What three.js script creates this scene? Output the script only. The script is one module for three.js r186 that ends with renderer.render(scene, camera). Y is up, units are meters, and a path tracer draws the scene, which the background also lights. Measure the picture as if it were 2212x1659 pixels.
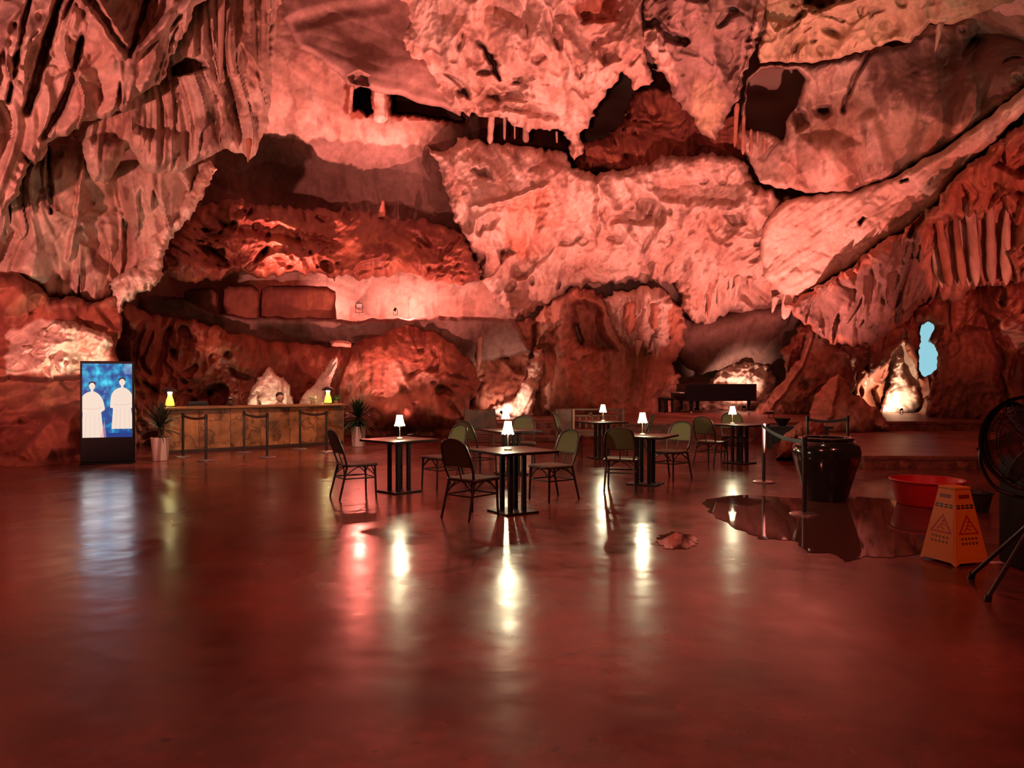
import * as THREE from 'three';
import { RoundedBoxGeometry } from 'three/addons/geometries/RoundedBoxGeometry.js';
import { mergeGeometries } from 'three/addons/utils/BufferGeometryUtils.js';
import { ImprovedNoise } from 'three/addons/math/ImprovedNoise.js';
import { MarchingCubes } from 'three/addons/objects/MarchingCubes.js';
import { RectAreaLightUniformsLib } from 'three/addons/lights/RectAreaLightUniformsLib.js';

// ------------------------------------------------------------------ camera, sky, exposure
const F = 1650, CX = 1106, HY = 822, EYE = 1.58;            // focal length and horizon in photo pixels, eye height in metres
const scene = new THREE.Scene();
scene.background = new THREE.Color(0.30, 0.62, 0.72);        // daylight, seen only through the small opening in the right wall
const camera = new THREE.PerspectiveCamera(2 * Math.atan(829.5 / F) * 180 / Math.PI, 2212 / 1659, 0.1, 200);
camera.position.set(0, EYE, 0);
camera.rotation.x = -Math.atan((829.5 - HY) / F);
const renderer = new THREE.WebGLRenderer({ antialias: true });
renderer.toneMapping = THREE.LinearToneMapping;
renderer.toneMappingExposure = 1.0;
renderer.shadowMap.enabled = true;
RectAreaLightUniformsLib.init();

const PINK = [1.0, 0.295, 0.25], RED = [1.0, 0.20, 0.15], WARM = [1.0, 0.72, 0.50], PEACH = [1.0, 0.52, 0.40];
// floods read off the lit rock, plus added unseen ones: [x, y, z, aim x, aim y, aim z, colour, candela, cone half angle in degrees, label, name suffix]
const FLOODS = [
  [-8.6, 0.0, -4.5, -9.4, 8.0, -15, PINK, 620, 42, 'black floodlight on the floor beside the near left wall', 0.6],
  [4.35, 0.0, -10.7, 3.6, 10.0, -21.5, PINK, 680, 34, 'small added floodlight hidden on the floor behind the big glazed urn', 0.25],  // added uplight, placed where the urn covers it
  [1.5, 0.0, -18.7, 0.4, 11, -20.0, PINK, 300, 55, 'small added floodlight hidden on the floor behind the wooden bench', 0.25],  // added uplight, out of sight behind the bench
  [-2.6, 0.0, -19.5, -4.0, 10, -22.5, PINK, 150, 55, 'small added floodlight hidden on the floor behind the dark green potted plant', 0.25],  // added uplight, no fixture known at this spot
  [-1.0, 0.0, 3.5, 1.8, 8.8, -24, PINK, 170, 14, 'added black fill floodlight on the floor in the middle of the hall entrance', 0.6],  // added frontal fill from behind the camera
  [-6.45, 1.0, -17.5, -5.4, 13.0, -24.8, PINK, 1150, 24, 'small floodlight on the counter top tilted at the high pink wall', 0.16],
  [9.6, 0.0, -9.0, 11.6, 5.6, -19.3, RED, 300, 24, 'added unseen floodlight on the floor beside the near right wall', 0.5],  // added out of view to redden and brighten the flutes
  [7.8, 0.0, -6.5, 9.2, 12.5, -17, WARM, 150, 24, 'added unseen tilted floodlight on the floor below the pitted roof', 0.4],  // added neutral flood out of view, for the tan roof
  [7.6, 0.48, -22.4, 7.5, 9, -24.5, PINK, 170, 60, 'small floodlight on the stage behind the pointed boulder', 0.25],
  [-7.0, 3.6, -23.9, -4.0, 4.3, -25.3, PINK, 60, 75, 'small floodlight in the rock niche behind the stone blocks', 0.2],
  [-3.6, 3.6, -23.6, -2.4, 4.4, -25.6, PINK, 70, 75, 'small floodlight in the rock niche above the dark overhang', 0.2],
  [-4.6, 3.62, -23.0, -1.2, 0, -9.5, RED, 26, 34, 'floodlight on the niche lip shining out over the hall floor', 0.34],
  [-6.35, 0.0, -18.9, -6.2, 2.2, -20.0, WARM, 9, 60, 'small floodlight behind the counter under the pale crag', 0.2],
  [-4.95, 0.0, -19.6, -4.7, 2.4, -20.2, WARM, 8, 60, 'small floodlight behind the counter under the pale beam slab', 0.2],
  [8.2, 0.48, -27.0, 8.35, 1.5, -28.2, PEACH, 26, 38, 'small floodlight behind the grand piano', 0.2],
  [12.75, 0.48, -25.0, 12.6, 1.5, -26.4, WARM, 34, 62, 'small floodlight in the alcove of the right wall', 0.15],
  [-8.3, 1.3, -15.0, -8.9, 2.6, -16.4, WARM, 12, 70, 'small floodlight on the rock shelf behind the display', 0.2],
  [-0.3, 0.48, -22.2, 0.0, 1.4, -24.4, PEACH, 20, 40, 'small floodlight on the stage beside the white crag', 0.2],
  [5.5, 11.6, 2.0, 2.0, 0, -7.5, RED, 150, 50, 'added unseen floodlight on the ceiling above the hall entrance', 0.6],  // added overhead red fill for the floor
  [-6.5, 11.0, 2.5, -4.0, 0, -6.5, RED, 110, 50, 'added unseen floodlight on the ceiling above the near left wall', 0.6],  // another added red fill for the floor
  [-3.2, 11.6, -10.2, -5.6, 0.4, -16.6, PEACH, 380, 17, 'added unseen floodlight on the ceiling above the reception counter', 0.5],  // added warm spot that brightens the counter front
  [1.5, 11.8, -7.6, 0.6, 0, -11.6, PEACH, 75, 22, 'added unseen floodlight on the ceiling above the cafe tables', 0.5],  // added warm fill over the table area
  [5.4, 10.8, -12.2, 6.6, 0.5, -25.2, PINK, 620, 9, 'added unseen floodlight on the ceiling pointing at the stage', 0.5],  // added spot that brightens the stage deck
];

// ------------------------------------------------------------------ helpers
const IN = new ImprovedNoise();
const N = (x, y, z) => IN.noise(x + 31.7, y + 17.3, z + 53.1);
function fbm(x, y, z, o = 4) { let s = 0, a = 0.5, f = 1; for (let i = 0; i < o; i++) { s += a * N(x * f, y * f, z * f); a *= 0.5; f *= 2.03; } return s; }
function bil(x, y, z, o = 4) { let s = 0, a = 0.5, f = 1; for (let i = 0; i < o; i++) { s += a * Math.abs(N(x * f + i * 9, y * f, z * f)); a *= 0.52; f *= 2.07; } return s; }
let seed = 12345;
const rnd = () => { seed = (seed * 1664525 + 1013904223) >>> 0; return seed / 4294967296; };
const rr = (a, b) => a + (b - a) * rnd();
const sm = (a, b, x) => { const t = Math.min(1, Math.max(0, (x - a) / (b - a))); return t * t * (3 - 2 * t); };
const at = (px, py, d) => new THREE.Vector3((px - CX) / F * d, EYE - (py - HY) / F * d, -d);
const onFloor = (px, py) => at(px, py, EYE * F / (py - HY));
const names = {};
const numbered = n => { const k = names[n] = (names[n] ?? -1) + 1; return k ? `${n}_${String(k).padStart(3, '0')}` : n; };
function mat(color, roughness = 0.8, o = {}) {
  const m = new THREE.MeshPhysicalMaterial({ roughness, ...o });
  if (Array.isArray(color)) m.color.setRGB(...color); else m.color.set(color);
  return m;
}
function mesh(name, geo, m, parent) {
  const o = new THREE.Mesh(geo, m); o.name = parent ? name : numbered(name); o.castShadow = o.receiveShadow = true;
  (parent ?? scene).add(o); return o;
}
function tag(o, label, category, group, kind) {
  o.userData = { ...o.userData, label, category };
  if (group) o.userData.group = group;
  if (kind) o.userData.kind = kind;
  return o;
}
function thing(name, label, category, p = [0, 0, 0], turn = 0, group, kind) {
  const o = new THREE.Group(); o.name = numbered(name); scene.add(o);
  if (p.isVector3) o.position.copy(p); else o.position.set(...p);
  o.rotation.y = turn; return tag(o, label, category, group, kind);
}
function dup(root, p, turn, label, group) {
  const r = root.clone(); r.name = numbered(root.name.replace(/_\d{3}$/, '')); scene.add(r);
  r.userData = { ...root.userData };
  if (p.isVector3) r.position.copy(p); else r.position.set(...p);
  r.rotation.set(0, turn, 0); if (label) r.userData.label = label; if (group) r.userData.group = group;
  return r;
}
const V = (x, y, z) => new THREE.Vector3(x, y, z);
const G = a => { const b = a.map(g => { const h = g.index ? g.toNonIndexed() : g; for (const k of Object.keys(h.attributes)) if (!['position', 'normal', 'uv'].includes(k)) h.deleteAttribute(k); return h; }); return mergeGeometries(b); };
const box = (w, h, d, x = 0, y = 0, z = 0, r = 0.006) => new RoundedBoxGeometry(w, h, d, 2, Math.min(r, w / 2.1, h / 2.1, d / 2.1)).translate(x, y, z);
const cyl = (r1, r2, h, x = 0, y = 0, z = 0, n = 20) => new THREE.CylinderGeometry(r1, r2, h, n).translate(x, y, z);
function tube(pts, r, n = 8, seg, closed = false) {
  const c = new THREE.CatmullRomCurve3(pts.map(p => p.isVector3 ? p : V(...p)), closed, 'catmullrom', 0.5);
  return new THREE.TubeGeometry(c, seg ?? Math.max(4, pts.length * 5), r, n, closed);
}
function bar(a, b, r1, r2 = r1, n = 8) {
  const A = V(...a), B = V(...b), d = B.clone().sub(A);
  const g = new THREE.CylinderGeometry(r2, r1, d.length(), n);
  g.applyQuaternion(new THREE.Quaternion().setFromUnitVectors(V(0, 1, 0), d.clone().normalize()));
  return g.translate(...A.add(B).multiplyScalar(0.5).toArray());
}
const lathe = (pts, n = 32) => new THREE.LatheGeometry(pts.map(p => new THREE.Vector2(...p)), n);
function dataTex(n, f, srgb, rep = 1) {
  const a = new Uint8Array(n * n * 4);
  for (let j = 0; j < n; j++) for (let i = 0; i < n; i++) { const c = f(i / n, j / n); const k = (j * n + i) * 4; a[k] = c[0] * 255; a[k + 1] = c[1] * 255; a[k + 2] = c[2] * 255; a[k + 3] = 255; }
  const t = new THREE.DataTexture(a, n, n); t.wrapS = t.wrapT = THREE.RepeatWrapping; t.magFilter = THREE.LinearFilter; t.repeat.set(rep, rep);
  if (srgb) t.colorSpace = THREE.SRGBColorSpace; t.needsUpdate = true; return t;
}
// tileable noise on the unit square
function tn(u, v, f, z, o = 4) {
  let s = 0, a = 0.5, ff = f;
  for (let i = 0; i < o; i++) {
    const w = (x, y) => N(x * ff, y * ff, z + i * 7.3);
    const bx = u, by = v;
    s += a * ((w(bx, by) * (1 - bx) + w(bx - 1, by) * bx) * (1 - by) + (w(bx, by - 1) * (1 - bx) + w(bx - 1, by - 1) * bx) * by) * 1.35;
    a *= 0.5; ff *= 2;
  }
  return s;
}

// ------------------------------------------------------------------ rock builder
const STEP = 2.35;                                            // grid of the rock surfaces, in photo pixels
function sdPoly(poly, x, y) {                                // signed distance, positive inside
  let d = 1e18, s = -1;
  for (let i = 0, j = poly.length - 1; i < poly.length; j = i++) {
    const xi = poly[i][0], yi = poly[i][1], ex = poly[j][0] - xi, ey = poly[j][1] - yi, wx = x - xi, wy = y - yi;
    const t = Math.min(1, Math.max(0, (wx * ex + wy * ey) / (ex * ex + ey * ey + 1e-9)));
    const bx = wx - ex * t, by = wy - ey * t; d = Math.min(d, bx * bx + by * by);
    const yj = poly[j][1];
    if ((yi > y) !== (yj > y) && x < (poly[j][0] - xi) * (y - yi) / (yj - yi) + xi) s = -s;
  }
  return s * Math.sqrt(d);
}
const depthFrom = pts => typeof pts === 'number' ? () => pts : (x, y) => {
  let s = 0, w = 0; for (const p of pts) { const r2 = (x - p[0]) ** 2 + (y - p[1]) ** 2 + 4500, k = 1 / (r2 * Math.sqrt(r2)); s += k * p[2]; w += k; } return s / w;
};
// relief styles: metres towards the viewer at a world position
const curtain = (f, a, slant = 0) => (X, Y, Z) => {
  const w = N(X * 0.45 * f, Y * 0.16, Z * 0.2) * 0.7, u = (X + slant * Y) * f + w;
  return a * (1.5 * Math.abs(N(u, Y * 0.06 * f, 3.3)) + 0.7 * Math.abs(N(u * 2.3, Y * 0.12 * f, 9.1)) + 0.35 * Math.abs(N(u * 5.1, Y * 0.2 * f, 5.7)) - 0.7);
};
const shingle = (p, a, slant = 0) => (X, Y, Z) => {
  const x = X + slant * Y, t = Y / p + 1.1 * N(x * 0.9, 4.4, Z * 0.25) + 0.55 * Math.abs(N(x * 2.6, 8.2, Z * 0.3)) * 2 + 0.3 * N(x * 6, Y, 1.2);
  const fr = t - Math.floor(t); return a * (1 - fr) * (1 - fr) * sm(0, 0.06, fr);
};
const lumps = (f, a) => (X, Y, Z) => a * (bil(X * f, Y * f, Z * f) * 2 - 0.75);
const crag = (f, a) => (X, Y, Z) => {
  const w = 0.55 * N(X * f * 0.6, Y * f * 0.6, Z * f * 0.6 + 8), x = X * f + w, y = Y * f * 0.75 - w, z = Z * f + 0.4 * w;
  const r = 0.9 * (0.5 - Math.abs(N(x, y, z))) + 0.5 * (0.5 - Math.abs(N(x * 2.1, y * 2.1, z * 2.1))) + 0.28 * (0.4 - Math.abs(N(x * 4.3, y * 4.3, z * 4.3)));
  const m = 0.3 + 1.15 * sm(-0.12, 0.22, fbm(X * 0.28, Y * 0.28, Z * 0.28 + 4, 2));
  return a * m * (r * 1.5 - 0.9 - 1.5 * sm(0.30, 0.46, N(x * 1.3 + 7, y * 1.1, z * 1.3)) - 0.7 * sm(0.30, 0.46, N(x * 3.1, y * 2.6, z * 3.1)));
};
const soft = (f, a) => (X, Y, Z) => a * 2 * fbm(X * f, Y * f, Z * f, 3);
const cragg = (f, a) => (X, Y, Z) => { const n = fbm(X * f, Y * f * 0.8, Z * f, 5); return a * (Math.abs(n) < 0.05 ? -0.5 + Math.abs(n) * 10 : 0) + a * 1.6 * n; };
const strata = (dx, dy, f, a) => (X, Y, Z) => a * (Math.abs(N((X * dy - Y * dx) * f, (X * dx + Y * dy) * 0.18 * f, Z * 0.3)) + 0.5 * Math.abs(N((X * dy - Y * dx) * f * 2.6, (X * dx + Y * dy) * 0.4 * f, 4)) - 0.3);
const pits = (f, a) => (X, Y, Z) => { const n = N(X * f, Y * f, Z * f), m = N(X * f * 2.3, Y * f * 2.3, Z * f * 2.3); return -a * (sm(0.12, 0.42, n) + 0.5 * sm(0.15, 0.4, m)); };
// rock colours: [base, second mineral, third stain]; linear
const STONE = {
  pale: [[0.54, 0.41, 0.33], [0.46, 0.29, 0.22], [0.20, 0.095, 0.07]],
  cream: [[0.66, 0.54, 0.44], [0.60, 0.43, 0.34], [0.38, 0.23, 0.16]],
  rust: [[0.50, 0.28, 0.20], [0.44, 0.18, 0.11], [0.24, 0.09, 0.06]],
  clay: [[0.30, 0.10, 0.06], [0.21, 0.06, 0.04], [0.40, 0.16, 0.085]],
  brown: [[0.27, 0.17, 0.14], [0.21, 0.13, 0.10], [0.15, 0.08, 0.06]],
  tan: [[0.46, 0.34, 0.22], [0.38, 0.27, 0.17], [0.24, 0.15, 0.10]],
};
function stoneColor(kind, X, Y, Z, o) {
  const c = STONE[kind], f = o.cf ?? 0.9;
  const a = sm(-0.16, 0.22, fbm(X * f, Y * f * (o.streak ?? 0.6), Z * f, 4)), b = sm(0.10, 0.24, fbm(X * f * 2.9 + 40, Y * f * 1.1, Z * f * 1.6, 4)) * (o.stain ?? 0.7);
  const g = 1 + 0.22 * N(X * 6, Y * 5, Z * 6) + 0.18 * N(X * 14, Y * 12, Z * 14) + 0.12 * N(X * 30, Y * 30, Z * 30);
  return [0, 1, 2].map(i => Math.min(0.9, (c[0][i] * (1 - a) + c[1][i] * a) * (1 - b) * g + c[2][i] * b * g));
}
const ROCK = mat(0xffffff, 0.86, { vertexColors: true });
const WETROCK = mat(0xffffff, 0.5, { vertexColors: true });
function rock(name, parent, o) {
  const step = (o.step ?? 1) * STEP, poly = o.poly, xs = poly.map(p => p[0]), ys = poly.map(p => p[1]), m = 14;
  const x0 = Math.min(...xs) - m, x1 = Math.max(...xs) + m, y0 = Math.min(...ys) - m, y1 = Math.max(...ys) + m;
  const nx = Math.ceil((x1 - x0) / step) + 1, ny = Math.ceil((y1 - y0) / step) + 1;
  const pos = [], col = [], idx = [], id = new Int32Array(nx * ny).fill(-1), sdA = new Float32Array(nx * ny);
  const depth = depthFrom(o.depth), er = o.er ?? 26, eb = o.eb ?? 0.5, back = o.back ?? 1.4, wa = o.warp ?? 7, wf = 1 / (o.wl ?? 38);
  const seedZ = o.seed ?? x0 * 0.013 + y0 * 0.007;
  let wx = 0, wy = 0, hole = false;
  const edge = (px, py) => {                                 // distance inside the ragged outline, holes cut out
    wx = wa ? wa * (N(px * wf, py * wf, seedZ) + 0.6 * N(px * wf * 2.6, py * wf * 2.6, seedZ + 5)) : 0;
    wy = wa ? wa * (N(px * wf, py * wf, seedZ + 11) + 0.9 * N(px * wf * 2.3, py * wf, seedZ + 17)) : 0;
    let sd = sdPoly(poly, px + wx, py + wy); hole = false;
    if (o.holes) for (const h of o.holes) { const s = -sdPoly(h, px + wx * 0.6, py + wy * 0.6); if (s < sd) { sd = s; hole = true; } }
    return sd;
  };
  for (let j = 0; j < ny; j++) for (let i = 0; i < nx; i++) {
    let px = x0 + i * step, py = y0 + j * step; const k = j * nx + i;
    const sd = edge(px, py); sdA[k] = sd;
    if (sd < -2.2 * step) continue;
    if (sd < 0) {                                            // rim vertices sit on the outline itself
      const gx = edge(px + 0.7, py) - sd, gy = edge(px, py + 0.7) - sd, l = Math.max(0.05, (gx * gx + gy * gy) / 0.49), m = Math.min(1, 2.4 * step / (-sd / Math.sqrt(l) + 1e-6));
      px -= sd * gx / 0.7 / l * m; py -= sd * gy / 0.7 / l * m; edge(px, py);
    }
    let d = depth(px, py);
    const X = (px - CX) / F * d, Y = EYE - (py - HY) / F * d, Z = -d;
    let h = 0; for (const r of o.relief ?? []) h += r(X, Y, Z, px, py);
    for (const s of o.marks ?? []) {                        // local bumps: polygon or polyline features
      const e = s.line ? s.w - lineDist(s.line, px + wx * 0.5, py + wy * 0.5) : sdPoly(s.poly, px + wx * 0.7, py + wy * 0.7);
      if (e > 0) h += s.h * (s.round ? Math.sqrt(sm(0, s.r ?? 20, e)) : sm(0, s.r ?? 20, e));
    }
    const t = Math.min(1, Math.max(0, sd / er));
    d += eb * (1 - Math.sqrt(Math.max(0, 1 - (1 - t) * (1 - t)))) - h;
    if (sd < 0) d += (hole ? o.hb ?? 10 : back) * Math.min(1, -sd / (1.5 * step));
    id[k] = pos.length / 3;
    pos.push((px - CX) / F * d, EYE - (py - HY) / F * d, -d);
    let kind = o.stone;
    const c = stoneColor(kind, X, Y, Z, o);
    for (const z of o.zones ?? []) {                         // other minerals, and dark stone put in for shade, with ragged outlines
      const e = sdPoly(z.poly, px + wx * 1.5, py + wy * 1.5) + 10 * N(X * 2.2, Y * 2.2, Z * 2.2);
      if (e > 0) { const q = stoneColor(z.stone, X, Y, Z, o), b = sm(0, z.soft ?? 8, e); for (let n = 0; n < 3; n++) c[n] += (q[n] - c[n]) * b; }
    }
    col.push(...c);
  }
  for (let j = 0; j < ny - 1; j++) for (let i = 0; i < nx - 1; i++) {
    const a = j * nx + i, b = a + 1, c = a + nx, d = c + 1;
    if (id[a] < 0 || id[b] < 0 || id[c] < 0 || id[d] < 0) continue;
    if (Math.max(sdA[a], sdA[b], sdA[c], sdA[d]) < -1.2 * step) continue;
    idx.push(id[a], id[c], id[b], id[b], id[c], id[d]);
  }
  const g = new THREE.BufferGeometry();
  g.setAttribute('position', new THREE.Float32BufferAttribute(pos, 3));
  g.setAttribute('color', new THREE.Float32BufferAttribute(col, 3));
  g.setIndex(idx); g.computeVertexNormals();
  const r = mesh(name, g, o.mat ?? ROCK, parent); if (o.label) r.userData.label = o.label; return r;
}
function lineDist(line, x, y) {
  let d = 1e9; for (let i = 0; i + 1 < line.length; i++) {
    const [ax, ay] = line[i], ex = line[i + 1][0] - ax, ey = line[i + 1][1] - ay, t = Math.min(1, Math.max(0, ((x - ax) * ex + (y - ay) * ey) / (ex * ex + ey * ey)));
    d = Math.min(d, Math.hypot(x - ax - ex * t, y - ay - ey * t));
  } return d;
}
// a hanging or standing dripstone between two photo points at one distance
function dripstone(name, parent, ax, ay, bx, by, d, w1, w2, stone, lump = 0.25) {
  const A = at(ax, ay, d), B = at(bx, by, d), L = A.distanceTo(B), n = 14, ns = 20, pos = [], col = [], idx = [];
  const r1 = w1 / 2 / F * d, r2 = w2 / 2 / F * d, dir = B.clone().sub(A);
  for (let i = 0; i <= ns; i++) for (let k = 0; k <= n; k++) {
    const t = i / ns, q = k / n * Math.PI * 2, p = A.clone().addScaledVector(dir, t);
    const r = (r1 + (r2 - r1) * Math.pow(t, 0.8)) * Math.sqrt(Math.min(1, (1 - t) * 7 + 0.02)) * Math.sqrt(Math.min(1, t * 9 + 0.3)) * (1 + lump * (N(Math.cos(q) * 1.6 + ax, p.y * 1.2, Math.sin(q) * 1.6) + 0.6 * N(ax, p.y * 5 / Math.max(0.5, L), 3)));
    p.x += Math.cos(q) * r; p.z += Math.sin(q) * r; pos.push(p.x, p.y, p.z); col.push(...stoneColor(stone, p.x, p.y, p.z, { streak: 0.2 }));
    if (i < ns && k < n) { const a = i * (n + 1) + k; idx.push(a, a + 1, a + n + 1, a + 1, a + n + 2, a + n + 1); }
  }
  const g = new THREE.BufferGeometry(); g.setAttribute('position', new THREE.Float32BufferAttribute(pos, 3)); g.setAttribute('color', new THREE.Float32BufferAttribute(col, 3)); g.setIndex(idx); g.computeVertexNormals();
  return mesh(name, g, ROCK, parent);
}

// ------------------------------------------------------------------ the cave
const wallBack = thing('wall_back', 'lumpy limestone back wall of the cave lit pink', 'cave wall', [0, 0, 0], 0, null, 'structure');
const wallLeft = thing('wall_left', 'fluted limestone left wall of the cave with hanging curtains', 'cave wall', [0, 0, 0], 0, null, 'structure');
const wallRight = thing('wall_right', 'red brown right wall of the cave with a bright sloping shelf', 'cave wall', [0, 0, 0], 0, null, 'structure');
const ceiling = thing('ceiling', 'rugged limestone ceiling of the cave with hanging rock masses', 'cave ceiling', [0, 0, 0], 0, null, 'structure');

// rear surface behind everything, with the deep niches
const DAY = [[1987, 700], [2007, 695], [2021, 704], [2012, 726], [2006, 738], [2022, 745], [2027, 765], [2025, 797], [2012, 812], [1993, 814], [1984, 798], [1985, 750]];
rock('rear_wall', wallBack, {
  poly: [[-340, -170], [2560, -170], [2560, 1000], [-340, 1080]], step: 1.35, warp: 5, wl: 24, er: 1, eb: 0, back: 0.2, stone: 'pale', streak: 0.5, stain: 0.5,
  depth: [[-300, 900, 17], [0, 900, 17.5], [250, 850, 20], [500, 850, 23], [900, 850, 25], [1200, 750, 27.5], [1500, 800, 30], [1700, 850, 29.5], [1900, 850, 27.5], [2100, 850, 25], [2500, 850, 19],
    [-300, 300, 17.5], [200, 300, 20], [560, 200, 25], [700, 200, 25.5], [850, 280, 25], [900, 220, 25.6], [650, 330, 25.3], [620, 400, 27.0], [800, 400, 27.0], [920, 420, 26.6], [450, 500, 26], [700, 500, 27], [900, 540, 27], [500, 650, 25.6], [700, 650, 25.8], [900, 640, 25.8], [1050, 660, 26],
    [1100, 600, 26.5], [1400, 600, 27.5], [1550, 700, 28.5], [1650, 640, 27.5], [1700, 500, 26], [2000, 350, 23], [2300, 300, 19], [1310, 240, 33], [1280, 280, 33], [1420, 260, 29], [1550, 300, 28], [1660, 240, 31], [1100, 290, 31], [1180, 300, 31],
    [0, -150, 16], [600, -100, 27], [800, -60, 28], [1000, -100, 26], [1400, -100, 21], [1800, -100, 19], [2300, -100, 16]],
  relief: [soft(0.22, 0.28), lumps(0.55, 0.10), strata(1, -0.45, 1.0, 0.08)],
  marks: [{ poly: [[760, 200], [778, 186], [802, 190], [804, 246], [792, 254], [778, 236], [764, 242]], h: -5, r: 5 }, { poly: [[842, 196], [900, 212], [985, 236], [1010, 266], [960, 262], [900, 252], [845, 248]], h: -5, r: 5 }],
  zones: [{ poly: [[1030, 230], [1230, 150], [1720, 130], [1720, 320], [1620, 360], [1030, 330]], stone: 'clay' }, { poly: [[745, 180], [1015, 215], [1015, 270], [745, 255]], stone: 'clay', soft: 4 }, { poly: [[470, 290], [960, 320], [1030, 540], [400, 560]], stone: 'brown', soft: 4 }, { poly: [[1430, 650], [1740, 600], [1800, 900], [1430, 900]], stone: 'brown', soft: 14 }],  // clay zones and the brown hollow put recess shade into the colour
  holes: [DAY], hb: 0.5,
});

// --- left wall: hanging curtains
rock('lower_curtain', wallLeft, { stone: 'pale', streak: 0.15, cf: 1.2, stain: 0.75,
  poly: [[-340, 300], [80, 320], [150, 290], [250, 350], [330, 350], [400, 345], [450, 345], [462, 362], [455, 390], [425, 415], [410, 445], [398, 475], [375, 500], [352, 530], [338, 575], [325, 610], [300, 620], [285, 605], [262, 600], [240, 640], [205, 655], [160, 640], [105, 645], [80, 615], [40, 595], [-340, 560]],
  depth: [[-300, 400, 15.2], [100, 400, 16.3], [300, 400, 17.6], [430, 400, 18.6], [0, 600, 16.2], [200, 620, 17.8], [330, 560, 18.6], [260, 520, 18.3]],
  relief: [curtain(0.9, 0.62), shingle(2.6, 0.35), crag(1.0, 0.16)],
  marks: [{ poly: [[170, 380], [230, 400], [275, 380], [300, 440], [290, 520], [250, 600], [200, 590], [175, 480]], h: -0.6, r: 30 }, { line: [[185, 330], [165, 480], [150, 560]], w: 10, h: 0.35, r: 9 }, { line: [[105, 320], [112, 460]], w: 7, h: -0.4, r: 6 }] });
rock('right_curtain', wallLeft, { stone: 'pale', streak: 0.12, cf: 1.2, er: 20, eb: 0.7, warp: 5,
  poly: [[380, -170], [612, -170], [602, 0], [598, 60], [593, 150], [586, 230], [578, 270], [566, 300], [553, 335], [540, 347], [528, 335], [505, 330], [490, 318], [470, 330], [445, 345], [432, 352], [410, 362], [385, 372], [350, 378], [320, 372], [300, 358], [288, 335], [278, 312], [262, 345], [245, 378], [225, 395], [205, 392], [190, 370], [180, 340], [178, 310], [190, 260], [250, 220], [300, 160], [340, 60]],
  depth: [[200, 320, 15.6], [300, 300, 16.2], [420, 300, 16.5], [560, 300, 17.4], [400, 100, 15.8], [580, 0, 16.6]],
  relief: [curtain(1.2, 0.52, 0.03), shingle(4.5, 0.25), crag(1.4, 0.06)],
  marks: [{ poly: [[284, 290], [300, 275], [330, 285], [365, 275], [390, 300], [385, 340], [350, 372], [315, 360], [295, 330]], h: 0.45, r: 26, round: 1 }, { poly: [[185, 300], [215, 290], [262, 300], [272, 320], [240, 370], [215, 385], [190, 350]], h: 0.4, r: 24, round: 1 }, { line: [[455, -100], [462, 60], [475, 130], [480, 172]], w: 9, h: 0.4, r: 8, round: 1 }, { line: [[500, -100], [500, 160]], w: 12, h: 0.3, r: 10, round: 1 }, { poly: [[370, 145], [400, 125], [445, 135], [455, 150], [430, 155], [400, 165], [372, 170]], h: -1.0, r: 6 }] });
rock('upper_curtain', wallLeft, { stone: 'pale', streak: 0.15, cf: 1.2, stain: 0.6, er: 24, eb: 0.9, back: 1.6, warp: 9,
  poly: [[-340, -170], [500, -170], [445, 0], [425, 14], [405, 61], [381, 105], [368, 135], [354, 162], [344, 186], [324, 194], [304, 209], [280, 233], [258, 240], [233, 257], [200, 262], [182, 270], [162, 287], [128, 300], [111, 311], [91, 338], [78, 354], [62, 345], [40, 420], [10, 470], [-340, 480]],
  depth: [[-300, 100, 12.4], [0, 100, 13.0], [200, 50, 13.4], [400, 50, 14.6], [350, 150, 14.6], [250, 240, 14.6], [60, 330, 14.0], [-200, 420, 13.6]],
  relief: [curtain(0.9, 0.75, -0.32), shingle(3.6, 0.4, -0.3), crag(1.1, 0.16)],
  marks: [{ line: [[135, -20], [110, 70], [88, 150], [60, 240]], w: 16, h: -0.8, r: 13 }, { line: [[70, -20], [40, 120], [20, 220]], w: 9, h: -0.5, r: 8 }, { line: [[180, 80], [150, 200], [95, 300]], w: 12, h: -0.6, r: 10 }, { line: [[175, 0], [215, 50], [265, 120]], w: 12, h: 0.4, r: 11, round: 1 }, { line: [[215, 0], [245, 50], [280, 100]], w: 9, h: 0.35, r: 8, round: 1 }, { line: [[420, -10], [350, 60], [290, 120]], w: 14, h: 0.5, r: 12, round: 1 }, { line: [[330, -20], [300, 60], [282, 120]], w: 8, h: -0.5, r: 7 }] });
rock('edge_pillar', wallLeft, { stone: 'cream', er: 16, eb: 0.5, warp: 7, wl: 20,
  poly: [[440, 355], [465, 362], [450, 400], [430, 440], [398, 482], [366, 520], [352, 575], [345, 612], [322, 626], [295, 640], [264, 658], [254, 720], [248, 690], [250, 645], [240, 615], [265, 590], [300, 575], [318, 540], [330, 505], [352, 480], [382, 462], [405, 410]],
  depth: [[450, 370, 18.2], [350, 520, 18.0], [260, 640, 17.2]], relief: [lumps(2.2, 0.18), curtain(1.6, 0.2, 0.5)] });
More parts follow.
